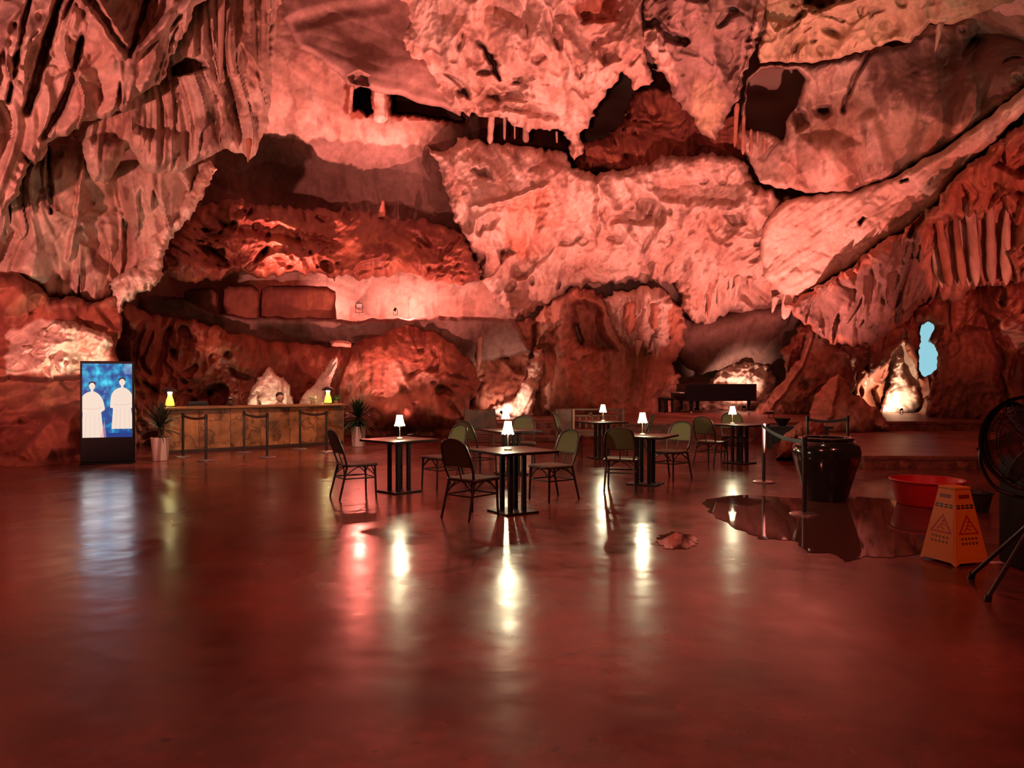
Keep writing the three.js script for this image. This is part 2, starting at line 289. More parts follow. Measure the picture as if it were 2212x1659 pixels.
// --- left wall: lower part
rock('left_foot', wallLeft, { stone: 'clay', streak: 0.8, stain: 0.5, eb: 0.4, er: 20,
  poly: [[-340, 560], [40, 588], [85, 612], [110, 650], [150, 638], [200, 660], [250, 636], [264, 690], [252, 760], [258, 800], [288, 860], [300, 1004], [240, 1024], [0, 1048], [-340, 1110]],
  depth: [[-300, 700, 15.0], [60, 650, 16.4], [220, 690, 17.4], [-300, 1000, 12.4], [60, 950, 14.6], [180, 940, 15.3], [290, 960, 16.2], [60, 840, 15.6], [180, 840, 16.2], [60, 1030, 13.3], [240, 1010, 14.6]],
  relief: [crag(0.8, 0.5), strata(1, 0.25, 1.3, 0.2)],
  zones: [{ poly: [[10, 720], [60, 700], [100, 690], [150, 685], [245, 740], [240, 785], [190, 806], [10, 810]], stone: 'cream' }],
  marks: [{ poly: [[-340, 808], [100, 812], [185, 806], [210, 830], [185, 870], [120, 900], [40, 990], [-340, 1000]], h: -1.1, r: 14 }, { poly: [[40, 890], [120, 870], [185, 880], [185, 990], [90, 1000]], h: 0.5, r: 40 }, { poly: [[-340, 590], [60, 592], [95, 630], [90, 670], [40, 682], [-340, 690]], h: 0.7, r: 40, round: 1 }] });
rock('scalloped_rock', wallLeft, { stone: 'cream', er: 18, eb: 0.5, warp: 8, wl: 24, stain: 0.5, cf: 1.6,
  poly: [[-10, 812], [15, 780], [45, 755], [70, 735], [95, 705], [125, 693], [160, 700], [205, 710], [240, 728], [246, 760], [240, 788], [200, 800], [150, 808], [80, 812]],
  depth: [[0, 780, 15.5], [120, 720, 16.2], [230, 750, 16.6], [120, 800, 15.3]], relief: [lumps(1.6, 0.42), pits(2.0, 0.22), strata(0.6, 1, 1.4, 0.2)] });

// --- rear middle: ledge, niche, red foot
rock('red_ledge', wallBack, { stone: 'clay', streak: 0.9, er: 34, eb: 0.9, back: 2.2, warp: 10, wl: 30, stain: 0.7, mat: WETROCK,
  poly: [[348, 560], [372, 520], [395, 480], [430, 445], [500, 432], [560, 446], [640, 453], [700, 452], [780, 456], [850, 470], [930, 480], [985, 497], [1008, 510], [1018, 548], [1038, 578], [1034, 602], [1010, 612], [985, 602], [950, 614], [920, 606], [890, 590], [850, 592], [815, 597], [800, 607], [770, 602], [745, 592], [720, 605], [690, 590], [640, 585], [600, 594], [560, 600], [520, 590], [480, 600], [420, 606], [380, 606], [350, 592]],
  depth: [[380, 580, 19.6], [600, 590, 20.8], [800, 600, 21.4], [1000, 600, 22.6], [450, 450, 23.2], [700, 460, 24.6], [900, 485, 24.6], [1000, 515, 24.2], [600, 530, 21.9], [850, 540, 22.2]],
  relief: [crag(1.1, 0.30), strata(1, -0.3, 1.2, 0.18), lumps(3.0, 0.06)],
  marks: [{ poly: [[470, 470], [600, 480], [760, 520], [740, 545], [600, 525], [480, 500]], h: -0.5, r: 20 }, { poly: [[740, 500], [830, 480], [900, 510], [880, 590], [760, 585]], h: 0.5, r: 40, round: 1 }] });
dripstone('stalagmite', wallBack, 824, 470, 828, 432, 23.6, 20, 5, 'rust');
rock('shade_toned_lip', wallBack, { stone: 'brown', er: 10, eb: 0.5, back: 2.4, warp: 4,  // brown stone carries the overhang shade in its colour
  poly: [[300, 640], [390, 640], [440, 662], [480, 680], [560, 684], [700, 686], [760, 692], [900, 686], [1000, 685], [1108, 690], [1150, 760], [1000, 790], [700, 790], [480, 760], [330, 720]],
  depth: [[400, 650, 22.3], [700, 690, 22.8], [1000, 690, 23.4], [700, 760, 23.9], [1050, 760, 24.6], [450, 740, 23.3]], relief: [soft(0.5, 0.12), lumps(0.8, 0.10)] });
rock('red_foot', wallBack, { stone: 'clay', streak: 0.7, er: 40, eb: 0.8, warp: 7, stain: 0.75, mat: WETROCK,
  poly: [[248, 662], [272, 652], [330, 678], [400, 690], [480, 710], [560, 731], [640, 743], [720, 748], [760, 742], [800, 730], [850, 712], [900, 706], [960, 728], [985, 745], [1012, 772], [1042, 830], [1014, 872], [1010, 960], [700, 985], [300, 1010], [262, 900], [255, 800], [248, 700]],
  depth: [[260, 680, 17.6], [280, 900, 17.6], [400, 720, 20.6], [640, 745, 21.9], [720, 748, 22.0], [890, 712, 22.9], [1000, 770, 23.2], [500, 900, 20.1], [800, 900, 20.8], [980, 900, 21.6], [640, 830, 20.9], [880, 800, 21.7]],
  relief: [curtain(0.7, 0.42, 0.05), crag(1.1, 0.30), lumps(2.6, 0.07)],
  zones: [{ poly: [[740, 780], [830, 770], [960, 800], [950, 900], [740, 890]], stone: 'rust', soft: 20 }],
  marks: [{ poly: [[260, 670], [340, 690], [360, 740], [320, 800], [265, 780]], h: 0.5, r: 40, round: 1 }, { line: [[360, 720], [320, 900]], w: 14, h: -0.5, r: 14 }, { line: [[745, 755], [735, 790], [705, 870]], w: 15, h: -0.25, r: 6 }, { poly: [[860, 850], [930, 840], [1000, 900], [980, 930], [850, 930]], h: 0.8, r: 40, round: 1 }, { poly: [[800, 875], [860, 850], [900, 880], [900, 930], [790, 930]], h: 0.6, r: 30, round: 1 }] });
for (const [x0, x1, y0, y1, d] of [[398, 472, 622, 690, 23.0], [483, 560, 618, 690, 23.4], [563, 724, 618, 690, 23.6]])
  rock('stone_block', wallBack, { stone: 'clay', er: 12, eb: 0.35, back: 1.2, warp: 3, poly: [[x0, y0 + 8], [x0 + 14, y0], [x1 - 16, y0], [x1, y0 + 12], [x1 + 2, y1 + 6], [x0 - 3, y1 + 6]], depth: [[x0, y0, d + 0.3], [x1, y1, d], [x0, y1, d - 0.1]], relief: [soft(0.8, 0.1)] });
rock('small_ledge', wallBack, { stone: 'rust', er: 5, eb: 0.15, back: 0.5, warp: 2, poly: [[714, 738], [722, 735], [752, 737], [760, 742], [758, 750], [716, 749]], depth: 21.2 });

// --- rear centre: flowstone
rock('pale_vault', wallBack, { stone: 'pale', er: 24, eb: 0.9, back: 4, warp: 9, wl: 30, stain: 0.5, cf: 1.1,
  poly: [[925, 322], [960, 330], [1005, 296], [1045, 308], [1090, 314], [1130, 316], [1175, 322], [1212, 324], [1236, 356], [1262, 372], [1330, 372], [1440, 340], [1530, 330], [1600, 340], [1640, 400], [1720, 420], [1800, 450], [1760, 540], [1740, 612], [1700, 648], [1640, 662], [1600, 672], [1560, 682], [1520, 694], [1488, 692], [1470, 650], [1460, 612], [1400, 610], [1300, 614], [1235, 622], [1185, 660], [1140, 682], [1110, 690], [1075, 660], [1042, 605], [1036, 580], [1018, 545], [1000, 505], [985, 478], [966, 430], [955, 390], [942, 345]],
  depth: [[950, 340, 23.6], [1000, 480, 23.4], [1050, 600, 24.4], [1120, 680, 25.6], [1150, 450, 23.4], [1250, 600, 25.4], [1450, 590, 26.2], [1600, 660, 27.0], [1700, 600, 25.6], [1300, 380, 22.9], [1500, 360, 22.9], [1650, 430, 23.6], [1450, 480, 24.2], [1080, 300, 24.0], [1200, 350, 23.4]],
  relief: [soft(0.30, 0.45), crag(0.75, 0.44), lumps(2.6, 0.10), lumps(6, 0.03), strata(0.5, -1, 0.8, 0.26)],
  zones: [{ poly: [[1100, 430], [1180, 400], [1215, 460], [1190, 560], [1120, 570], [1080, 520]], stone: 'rust', soft: 16 }],
  marks: [{ poly: [[1010, 365], [1050, 360], [1070, 390], [1030, 385]], h: -0.7, r: 10 }, { poly: [[1400, 390], [1470, 385], [1600, 390], [1620, 430], [1590, 450], [1420, 440]], h: -0.8, r: 22 }, { poly: [[1660, 375], [1700, 370], [1715, 400], [1690, 445], [1665, 420]], h: -1.4, r: 12 }, { poly: [[1555, 460], [1600, 450], [1620, 490], [1580, 500]], h: -0.7, r: 12 }, { line: [[1020, 450], [1120, 425], [1180, 400]], w: 10, h: 0.35, r: 9 }, { poly: [[1140, 370], [1200, 340], [1230, 365], [1225, 430], [1200, 520], [1180, 560], [1150, 520], [1160, 440]], h: 0.7, r: 30, round: 1 }, { poly: [[1270, 390], [1300, 380], [1340, 440], [1390, 540], [1350, 530], [1300, 470]], h: 0.7, r: 26, round: 1 }, { poly: [[1280, 380], [1310, 375], [1300, 420], [1310, 500], [1290, 540], [1280, 480]], h: 0.8, r: 20, round: 1 }, { poly: [[1600, 400], [1650, 390], [1665, 470], [1640, 500], [1610, 480]], h: 0.8, r: 26, round: 1 }, { poly: [[1340, 375], [1420, 430], [1410, 490], [1370, 450]], h: -0.6, r: 16 }, { poly: [[1065, 540], [1100, 530], [1120, 548], [1080, 562]], h: -0.7, r: 10 }] });
rock('flowstone_foot', wallBack, { stone: 'rust', streak: 0.25, er: 30, eb: 0.9, back: 1.5, warp: 9, wl: 28, stain: 0.5,
  poly: [[985, 745], [1000, 712], [1050, 690], [1110, 692], [1150, 690], [1185, 655], [1235, 618], [1310, 640], [1440, 625], [1470, 660], [1482, 700], [1470, 750], [1456, 790], [1476, 840], [1490, 900], [1300, 940], [1000, 940], [1008, 870], [1036, 830]],
  depth: [[1020, 740, 24.8], [1100, 720, 25.4], [1020, 900, 23.0], [1200, 680, 25.2], [1210, 900, 24.0], [1380, 680, 26.0], [1400, 780, 26.0], [1450, 890, 27.0], [1300, 890, 25.2], [1150, 850, 23.8]],
  relief: [curtain(0.9, 0.48), crag(1.0, 0.30), lumps(3, 0.05)],
  zones: [{ poly: [[1020, 740], [1140, 720], [1150, 860], [1040, 860]], stone: 'clay', soft: 16 }],
  marks: [{ poly: [[1225, 645], [1250, 640], [1300, 660], [1310, 720], [1345, 760], [1310, 770], [1240, 760], [1230, 700]], h: -1.5, r: 20 }, { poly: [[1236, 690], [1252, 700], [1262, 745], [1246, 748]], h: -1.2, r: 8 }, { poly: [[1310, 640], [1380, 620], [1440, 640], [1450, 720], [1400, 750], [1350, 750], [1320, 700]], h: 0.9, r: 40, round: 1 }, { poly: [[1195, 650], [1225, 640], [1238, 700], [1225, 770], [1190, 760], [1180, 700]], h: 0.7, r: 24, round: 1 }, { poly: [[1060, 700], [1110, 690], [1120, 740], [1060, 745]], h: -1.0, r: 14 }, { poly: [[1145, 700], [1165, 690], [1160, 760], [1140, 790]], h: -1.0, r: 10 }, { poly: [[1180, 740], [1270, 730], [1320, 790], [1310, 900], [1170, 900], [1150, 830]], h: 0.8, r: 50, round: 1 }] });
rock('pale_drape', wallBack, { stone: 'pale', streak: 0.2, er: 26, eb: 0.8, warp: 8, wl: 24,
  poly: [[1305, 648], [1330, 628], [1400, 618], [1442, 630], [1452, 660], [1444, 700], [1448, 740], [1420, 748], [1400, 765], [1380, 745], [1355, 758], [1340, 735], [1325, 705], [1312, 690]],
  depth: 25.0, relief: [curtain(1.5, 0.3), lumps(1.6, 0.18), shingle(1.1, 0.22)] });
rock('white_crag', wallBack, { stone: 'cream', er: 14, eb: 0.5, warp: 7, wl: 18,
  poly: [[1046, 892], [1075, 872], [1105, 858], [1128, 835], [1142, 795], [1152, 760], [1170, 755], [1178, 780], [1170, 812], [1160, 845], [1158, 875], [1150, 905], [1050, 905]],
  depth: [[1060, 890, 22.9], [1150, 860, 23.0], [1160, 770, 24.0]], relief: [lumps(1.8, 0.3), curtain(1.4, 0.25, -0.5)] });
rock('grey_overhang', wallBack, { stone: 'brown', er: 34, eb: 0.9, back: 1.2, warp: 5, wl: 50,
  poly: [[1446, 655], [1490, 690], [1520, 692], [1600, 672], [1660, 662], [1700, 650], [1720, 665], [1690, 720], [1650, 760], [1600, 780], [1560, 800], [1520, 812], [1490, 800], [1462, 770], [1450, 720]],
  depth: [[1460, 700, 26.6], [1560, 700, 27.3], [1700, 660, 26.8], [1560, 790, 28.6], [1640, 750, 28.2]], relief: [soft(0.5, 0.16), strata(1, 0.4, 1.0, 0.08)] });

rock('recess_wall', wallBack, { stone: 'clay', er: 24, eb: 0.8, back: 5, warp: 8, wl: 26, stain: 0.8, streak: 0.3,  // clay stone carries the dark of the shadowed recess
  poly: [[1236, 372], [1240, 330], [1262, 312], [1310, 300], [1345, 262], [1366, 205], [1400, 190], [1470, 190], [1530, 240], [1600, 240], [1620, 300], [1620, 350], [1560, 372], [1400, 380]],
  depth: [[1250, 340, 24.4], [1400, 250, 26.6], [1400, 340, 24.6], [1590, 300, 25.4]], relief: [curtain(1.0, 0.4), crag(1.1, 0.45)] });
// --- ceiling masses
rock('smooth_slab', ceiling, { stone: 'brown', er: 14, eb: 0.4, back: 4, warp: 4, wl: 60, stain: 0.3,  // brown stone stands in for the shade on this slab
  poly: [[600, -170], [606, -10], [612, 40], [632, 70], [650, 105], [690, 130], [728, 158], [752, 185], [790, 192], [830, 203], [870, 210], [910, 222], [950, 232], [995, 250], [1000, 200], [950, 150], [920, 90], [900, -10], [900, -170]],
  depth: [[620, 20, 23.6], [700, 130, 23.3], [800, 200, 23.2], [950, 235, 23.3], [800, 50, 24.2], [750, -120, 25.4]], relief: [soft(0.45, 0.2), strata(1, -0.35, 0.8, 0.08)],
  marks: [{ poly: [[750, 165], [775, 153], [800, 165], [800, 190], [760, 188]], h: -0.5, r: 8 }, { line: [[640, 50], [730, 25], [830, 10]], w: 26, h: -0.14, r: 25 }] });
rock('middle_mass', ceiling, { stone: 'pale', er: 22, eb: 1.0, back: 10, warp: 11, wl: 30, stain: 0.45,
  poly: [[840, -170], [842, -20], [880, 20], [890, 60], [866, 90], [875, 112], [900, 130], [920, 145], [945, 182], [972, 230], [1000, 250], [1052, 250], [1090, 255], [1125, 282], [1160, 290], [1200, 278], [1222, 300], [1232, 352], [1250, 345], [1256, 288], [1280, 245], [1310, 205], [1342, 152], [1358, 170], [1366, 192], [1402, 186], [1408, 160], [1390, 110], [1400, 60], [1420, -20], [1420, -170]],
  depth: [[880, 80, 20.6], [1000, 100, 20.2], [1150, 100, 19.6], [1350, 100, 19.2], [950, 200, 22.4], [1100, 250, 22.6], [1230, 330, 22.8], [1380, 180, 20.8], [1100, -150, 16.6]],
  relief: [soft(0.35, 0.5), crag(0.7, 0.48), strata(0.3, -1, 0.7, 0.24), lumps(2.6, 0.10), lumps(6, 0.03)],
  zones: [{ poly: [[1240, -30], [1330, -30], [1345, 60], [1320, 62], [1250, 55]], stone: 'rust' }],
  marks: [{ poly: [[1015, 88], [1040, 92], [1070, 115], [1085, 150], [1080, 180], [1068, 165], [1050, 125]], h: -1.4, r: 9 }, { poly: [[1040, 20], [1090, 20], [1140, 60], [1150, 140], [1120, 165], [1085, 130], [1060, 90]], h: 0.7, r: 40, round: 1 }, { poly: [[930, 30], [1010, 40], [1040, 120], [1050, 180], [960, 160]], h: 0.5, r: 40, round: 1 }, { poly: [[975, 195], [1010, 195], [1020, 215], [985, 210]], h: -0.8, r: 8 }, { line: [[1165, -30], [1165, 100], [1150, 170]], w: 26, h: 0.6, r: 24, round: 1 }, { poly: [[1240, -30], [1335, -30], [1340, 50], [1250, 55]], h: -0.7, r: 12 }, { line: [[1215, 60], [1240, 160], [1250, 260]], w: 26, h: 0.5, r: 24, round: 1 }, { poly: [[1280, 95], [1330, 90], [1345, 130], [1300, 150]], h: -0.5, r: 12 }, { poly: [[1060, 190], [1140, 185], [1160, 225], [1080, 240]], h: 0.5, r: 20, round: 1 }, { line: [[1000, 250], [1090, 245], [1200, 265]], w: 12, h: 0.4, r: 11, round: 1 }] });
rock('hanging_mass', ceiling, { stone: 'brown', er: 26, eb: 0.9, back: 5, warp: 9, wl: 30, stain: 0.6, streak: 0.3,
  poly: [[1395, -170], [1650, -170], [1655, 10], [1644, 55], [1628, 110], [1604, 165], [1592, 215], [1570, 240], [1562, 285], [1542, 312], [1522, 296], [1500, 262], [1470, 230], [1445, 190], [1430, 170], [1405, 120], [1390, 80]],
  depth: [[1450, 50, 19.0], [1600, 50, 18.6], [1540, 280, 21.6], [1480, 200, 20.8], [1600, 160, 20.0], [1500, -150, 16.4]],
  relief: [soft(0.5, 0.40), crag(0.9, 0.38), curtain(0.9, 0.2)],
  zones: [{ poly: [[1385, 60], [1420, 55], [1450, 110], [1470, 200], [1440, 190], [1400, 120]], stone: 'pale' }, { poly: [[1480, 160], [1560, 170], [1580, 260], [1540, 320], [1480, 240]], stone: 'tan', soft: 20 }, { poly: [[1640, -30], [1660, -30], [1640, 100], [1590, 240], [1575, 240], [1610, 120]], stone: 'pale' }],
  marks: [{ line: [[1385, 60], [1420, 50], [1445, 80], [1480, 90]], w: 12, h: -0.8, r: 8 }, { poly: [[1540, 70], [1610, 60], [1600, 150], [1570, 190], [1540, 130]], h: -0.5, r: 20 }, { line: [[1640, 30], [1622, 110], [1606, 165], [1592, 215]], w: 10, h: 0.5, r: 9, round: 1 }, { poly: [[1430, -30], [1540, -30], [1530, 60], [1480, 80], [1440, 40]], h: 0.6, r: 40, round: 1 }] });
rock('pitted_roof', ceiling, { stone: 'tan', er: 10, eb: 0.4, back: 1.2, warp: 5, wl: 40, stain: 0.5, cf: 1.2,
  poly: [[1640, -170], [2560, -170], [2560, -60], [2240, -14], [2150, 15], [2060, 55], [2005, 52], [1965, 96], [1930, 88], [1900, 102], [1850, 114], [1790, 130], [1740, 138], [1640, 134], [1636, 110], [1652, 60]],
  depth: [[1660, 60, 19.4], [1740, 130, 21.2], [1900, 90, 19.6], [2060, 50, 17.8], [2200, 0, 16.0], [1800, -120, 16.0], [2200, -150, 13.4], [2500, -80, 13.4]],
  relief: [pits(0.9, 0.4), crag(1.1, 0.22), soft(0.4, 0.2)],
  marks: [{ poly: [[1725, -40], [1815, -40], [1810, 15], [1770, 30], [1730, 18]], h: -1.2, r: 14 }, { poly: [[2010, -40], [2240, -60], [2240, -14], [2150, 12], [2020, 40]], h: 0.3, r: 10 }] });
rock('right_curtain_wall', wallRight, { holes: [[[1612, 178], [1642, 152], [1720, 150], [1738, 172], [1722, 228], [1698, 262], [1690, 306], [1664, 290], [1610, 282]]], stone: 'pale', er: 14, eb: 0.5, back: 1.0, warp: 6, wl: 40, streak: 0.3, stain: 0.55,
  poly: [[1596, 290], [1612, 170], [1640, 140], [1740, 140], [1790, 132], [1850, 116], [1900, 104], [1965, 98], [2005, 55], [2060, 57], [2150, 17], [2240, -12], [2560, -60], [2560, 120], [2212, 190], [2140, 244], [2090, 284], [2030, 324], [1980, 350], [1930, 380], [1850, 410], [1760, 420], [1700, 410], [1640, 395], [1620, 350]],
  depth: [[1620, 330, 23.6], [1650, 160, 24.4], [1740, 145, 22.6], [1720, 400, 22.4], [1850, 390, 21.6], [1850, 130, 22.6], [1960, 105, 22.2], [2060, 65, 21.4], [1960, 250, 20.8], [2100, 250, 19.2], [2200, 20, 20.0], [2200, 170, 17.6], [2500, 0, 17.6], [2500, 100, 15.0]],
  relief: [soft(0.4, 0.28), curtain(0.6, 0.34, 0.18), crag(1.1, 0.14)],
  zones: [{ poly: [[1850, 115], [2060, 50], [2560, -60], [2560, 80], [2150, 230], [2060, 280], [1990, 260], [1930, 200], [1890, 240]], stone: 'brown', soft: 16 }],  // brown put in where light does not reach the upper wall
  marks: [{ poly: [[1702, 236], [1722, 226], [1740, 240], [1752, 272], [1736, 284], [1718, 288], [1708, 262]], h: -1.3, r: 14 }, { poly: [[1750, 236], [1768, 226], [1796, 224], [1800, 250], [1776, 262], [1758, 256]], h: -0.9, r: 16 }, { line: [[1882, 108], [1868, 128], [1858, 150], [1842, 172], [1836, 196], [1824, 214], [1820, 240]], w: 8, h: -0.6, r: 8 }, { line: [[1895, 125], [1910, 180], [1920, 240]], w: 30, h: 0.4, r: 30 }, { line: [[1990, 90], [2000, 180], [2010, 260], [1990, 320]], w: 38, h: 0.5, r: 38 }, { poly: [[1720, 290], [1800, 280], [1860, 310], [1850, 380], [1760, 410], [1720, 380]], h: 0.8, r: 50, round: 1 }, { line: [[2070, 60], [2090, 200], [2060, 280]], w: 32, h: 0.4, r: 32 }, { line: [[1880, 260], [1900, 320], [1915, 370]], w: 30, h: 0.4, r: 30 }] });
rock('bright_shelf', wallRight, { stone: 'cream', er: 18, eb: 0.6, back: 1.8, warp: 5, wl: 50, stain: 0.25, cf: 1.0,
  poly: [[1700, 430], [1760, 420], [1850, 412], [1930, 382], [1980, 352], [2030, 326], [2090, 286], [2140, 246], [2212, 190], [2560, 30], [2560, 180], [2212, 245], [2150, 300], [2100, 345], [2060, 385], [2040, 412], [2000, 460], [1950, 500], [1900, 522], [1830, 582], [1780, 610], [1722, 642], [1690, 640], [1650, 600], [1640, 520], [1660, 460]],
  depth: [[1670, 560, 24.8], [1720, 640, 25.0], [1720, 440, 23.4], [1800, 600, 23.6], [1850, 420, 21.8], [1950, 490, 21.4], [2000, 350, 20.2], [2060, 380, 19.6], [2100, 290, 19.0], [2200, 250, 17.2], [2500, 120, 14.0], [2212, 195, 17.4]],
  relief: [soft(0.5, 0.16), strata(1, 0.75, 1.5, 0.12), pits(1.8, 0.08)],
  marks: [{ poly: [[1850, 478], [1862, 465], [1872, 470], [1858, 490]], h: -0.9, r: 5 }, { poly: [[1938, 388], [1960, 384], [1962, 393], [1942, 396]], h: -0.9, r: 5 }] });
// --- right wall
rock('right_flutes', wallRight, { stone: 'rust', er: 22, eb: 0.7, back: 1.4, warp: 8, wl: 26, streak: 0.2, stain: 0.6,
  poly: [[1690, 660], [1722, 642], [1780, 610], [1830, 582], [1900, 524], [1950, 500], [2000, 460], [2040, 412], [2060, 385], [2110, 340], [2212, 262], [2560, 190], [2560, 640], [2212, 606], [2160, 618], [2100, 622], [2080, 642], [2050, 652], [2010, 642], [1985, 662], [1960, 694], [1920, 722], [1880, 745], [1800, 745], [1740, 700]],
  depth: [[1720, 670, 24.8], [1850, 600, 22.4], [1850, 730, 23.6], [1950, 540, 20.9], [1950, 680, 22.0], [2050, 420, 19.6], [2060, 620, 21.0], [2130, 360, 18.8], [2150, 600, 19.6], [2212, 280, 17.8], [2212, 590, 18.6], [2500, 400, 15.6]],
  relief: [curtain(1.1, 0.5, 0.1), shingle(1.5, 0.5, 0.1), crag(1.3, 0.18)],
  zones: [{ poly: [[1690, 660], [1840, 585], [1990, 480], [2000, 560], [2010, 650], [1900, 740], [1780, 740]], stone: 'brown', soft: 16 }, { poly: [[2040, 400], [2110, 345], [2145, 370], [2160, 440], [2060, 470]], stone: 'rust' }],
  marks: [{ poly: [[2150, 330], [2212, 280], [2300, 280], [2300, 380], [2190, 390], [2140, 360]], h: -0.9, r: 20 }, { poly: [[2000, 480], [2050, 460], [2160, 480], [2175, 600], [2030, 610]], h: -0.7, r: 18 }, { poly: [[2140, 395], [2190, 410], [2240, 440], [2240, 560], [2180, 560], [2190, 470]], h: 0.6, r: 26, round: 1 }, { line: [[2040, 410], [1995, 470], [1965, 505]], w: 10, h: -0.5, r: 9 }] });
for (let i = 0; i < 10; i++) { const t = i / 9, j = Math.sin(i * 7.3); dripstone('flowstone_column', wallRight, 2000 + t * 172 + j * 4, 452 - 18 * Math.sin(t * 3.1) + j * 10, 2034 + t * 138 + j * 3, 622 - 6 * t, 20.6 - t * 1.0 - 0.35 * (i % 2), 9 + 9 * Math.abs(j), 17 + 8 * Math.abs(Math.sin(i * 3.1)), ['cream', 'rust', 'pale', 'rust', 'cream'][i % 5], 0.5); }
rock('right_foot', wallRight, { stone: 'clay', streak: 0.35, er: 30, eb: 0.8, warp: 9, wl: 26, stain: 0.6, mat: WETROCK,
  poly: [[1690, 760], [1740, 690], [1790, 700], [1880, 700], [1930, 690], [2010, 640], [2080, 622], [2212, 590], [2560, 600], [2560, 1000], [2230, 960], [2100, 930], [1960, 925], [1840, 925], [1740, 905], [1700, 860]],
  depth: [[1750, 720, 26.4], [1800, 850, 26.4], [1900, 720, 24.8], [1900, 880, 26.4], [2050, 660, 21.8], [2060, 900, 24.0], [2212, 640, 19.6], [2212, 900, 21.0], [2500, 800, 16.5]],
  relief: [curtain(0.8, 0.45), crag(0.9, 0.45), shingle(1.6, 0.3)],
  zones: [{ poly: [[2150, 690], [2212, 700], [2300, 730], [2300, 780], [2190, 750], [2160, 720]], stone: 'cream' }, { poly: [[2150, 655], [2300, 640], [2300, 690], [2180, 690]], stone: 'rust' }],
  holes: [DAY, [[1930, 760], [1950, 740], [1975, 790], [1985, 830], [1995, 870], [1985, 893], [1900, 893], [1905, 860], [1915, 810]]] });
rock('red_mound', wallRight, { stone: 'clay', streak: 0.3, er: 46, eb: 1.3, warp: 9, wl: 26, stain: 0.6,
  poly: [[2030, 760], [2024, 735], [2042, 702], [2080, 688], [2120, 690], [2150, 705], [2170, 750], [2180, 830], [2200, 935], [2040, 930], [2000, 905], [2004, 870], [2012, 830], [2028, 800]],
  depth: [[2050, 720, 22.0], [2150, 720, 21.0], [2050, 900, 22.6], [2180, 900, 20.6]], relief: [crag(1.3, 0.30), curtain(1.2, 0.3), lumps(2.8, 0.07)] });
rock('slanting_rib', wallRight, { stone: 'rust', er: 26, eb: 0.8, warp: 7, wl: 26,
  poly: [[1610, 900], [1650, 868], [1690, 825], [1722, 775], [1740, 715], [1756, 690], [1790, 695], [1800, 740], [1840, 760], [1850, 830], [1830, 895], [1740, 905]],
  depth: [[1640, 880, 25.2], [1740, 720, 26.2], [1740, 860, 24.6], [1830, 820, 24.8]], relief: [crag(1.2, 0.28), strata(1, 1.1, 1.2, 0.25)],
  zones: [{ poly: [[1750, 800], [1850, 780], [1850, 900], [1740, 900]], stone: 'clay', soft: 16 }],
  marks: [{ poly: [[1765, 690], [1790, 690], [1795, 725], [1770, 730]], h: -1.4, r: 9 }, { line: [[1640, 905], [1690, 850], [1735, 790], [1755, 720]], w: 7, h: 0.35, r: 6 }] });
rock('alcove_crag', wallRight, { stone: 'cream', er: 16, eb: 0.5, warp: 6, wl: 18,
  poly: [[1900, 895], [1908, 862], [1918, 840], [1930, 800], [1936, 765], [1948, 770], [1955, 810], [1965, 830], [1980, 835], [1990, 850], [1988, 880], [1975, 895]],
  depth: [[1905, 880, 26.2], [1940, 790, 26.6], [1975, 870, 25.9]], relief: [lumps(1.8, 0.25)] });
// dripstones that can be told apart
for (const [ax, ay, bx, by, d, w1, w2, s] of [
  [822, 196, 822, 268, 24.7, 24, 30, 'cream'], [762, 186, 756, 246, 24.9, 10, 8, 'pale'], [1062, 240, 1058, 312, 24.6, 12, 14, 'pale'], [1090, 252, 1090, 304, 25.0, 7, 6, 'pale'], [1112, 262, 1112, 302, 25.0, 4, 4, 'pale'], [1136, 270, 1136, 310, 24.6, 14, 14, 'pale'], [1202, 285, 1203, 310, 24.4, 5, 5, 'pale'],
  [1592, 225, 1586, 320, 22.4, 12, 7, 'rust'], [1606, 250, 1604, 335, 23.0, 7, 9, 'rust'], [1622, 280, 1620, 338, 23.6, 6, 9, 'rust'], [1636, 285, 1634, 344, 23.7, 6, 8, 'rust'], [1650, 292, 1650, 342, 23.6, 5, 8, 'rust'],
  [1510, 596, 1508, 682, 26.2, 30, 5, 'rust'], [1532, 590, 1530, 690, 26.2, 20, 4, 'rust'], [1490, 600, 1484, 668, 26.2, 26, 4, 'pale'], [1554, 592, 1552, 665, 26.2, 22, 3, 'pale'], [1580, 592, 1576, 645, 26.0, 14, 2, 'cream'], [1594, 596, 1588, 648, 25.9, 18, 2, 'cream'], [1620, 600, 1618, 640, 25.8, 14, 2, 'pale'],
  [1708, 620, 1694, 690, 25.0, 34, 18, 'pale'], [1676, 640, 1668, 676, 25.6, 20, 4, 'pale'],
  [2030, 52, 2018, 114, 18.2, 16, 3, 'pale'], [480, -20, 478, 182, 15.7, 16, 8, 'pale'], [540, 300, 536, 352, 16.6, 16, 4, 'rust'],
  [1420, 730, 1418, 772, 25.0, 24, 5, 'pale'], [1380, 735, 1376, 770, 25.0, 18, 4, 'pale'], [1040, 690, 1034, 790, 24.2, 12, 12, 'rust'], [1022, 700, 1024, 735, 24.2, 20, 6, 'rust'],
]) dripstone('dripstone', ay < 350 ? ceiling : wallBack, ax, ay, bx, by, d, w1, w2, s);

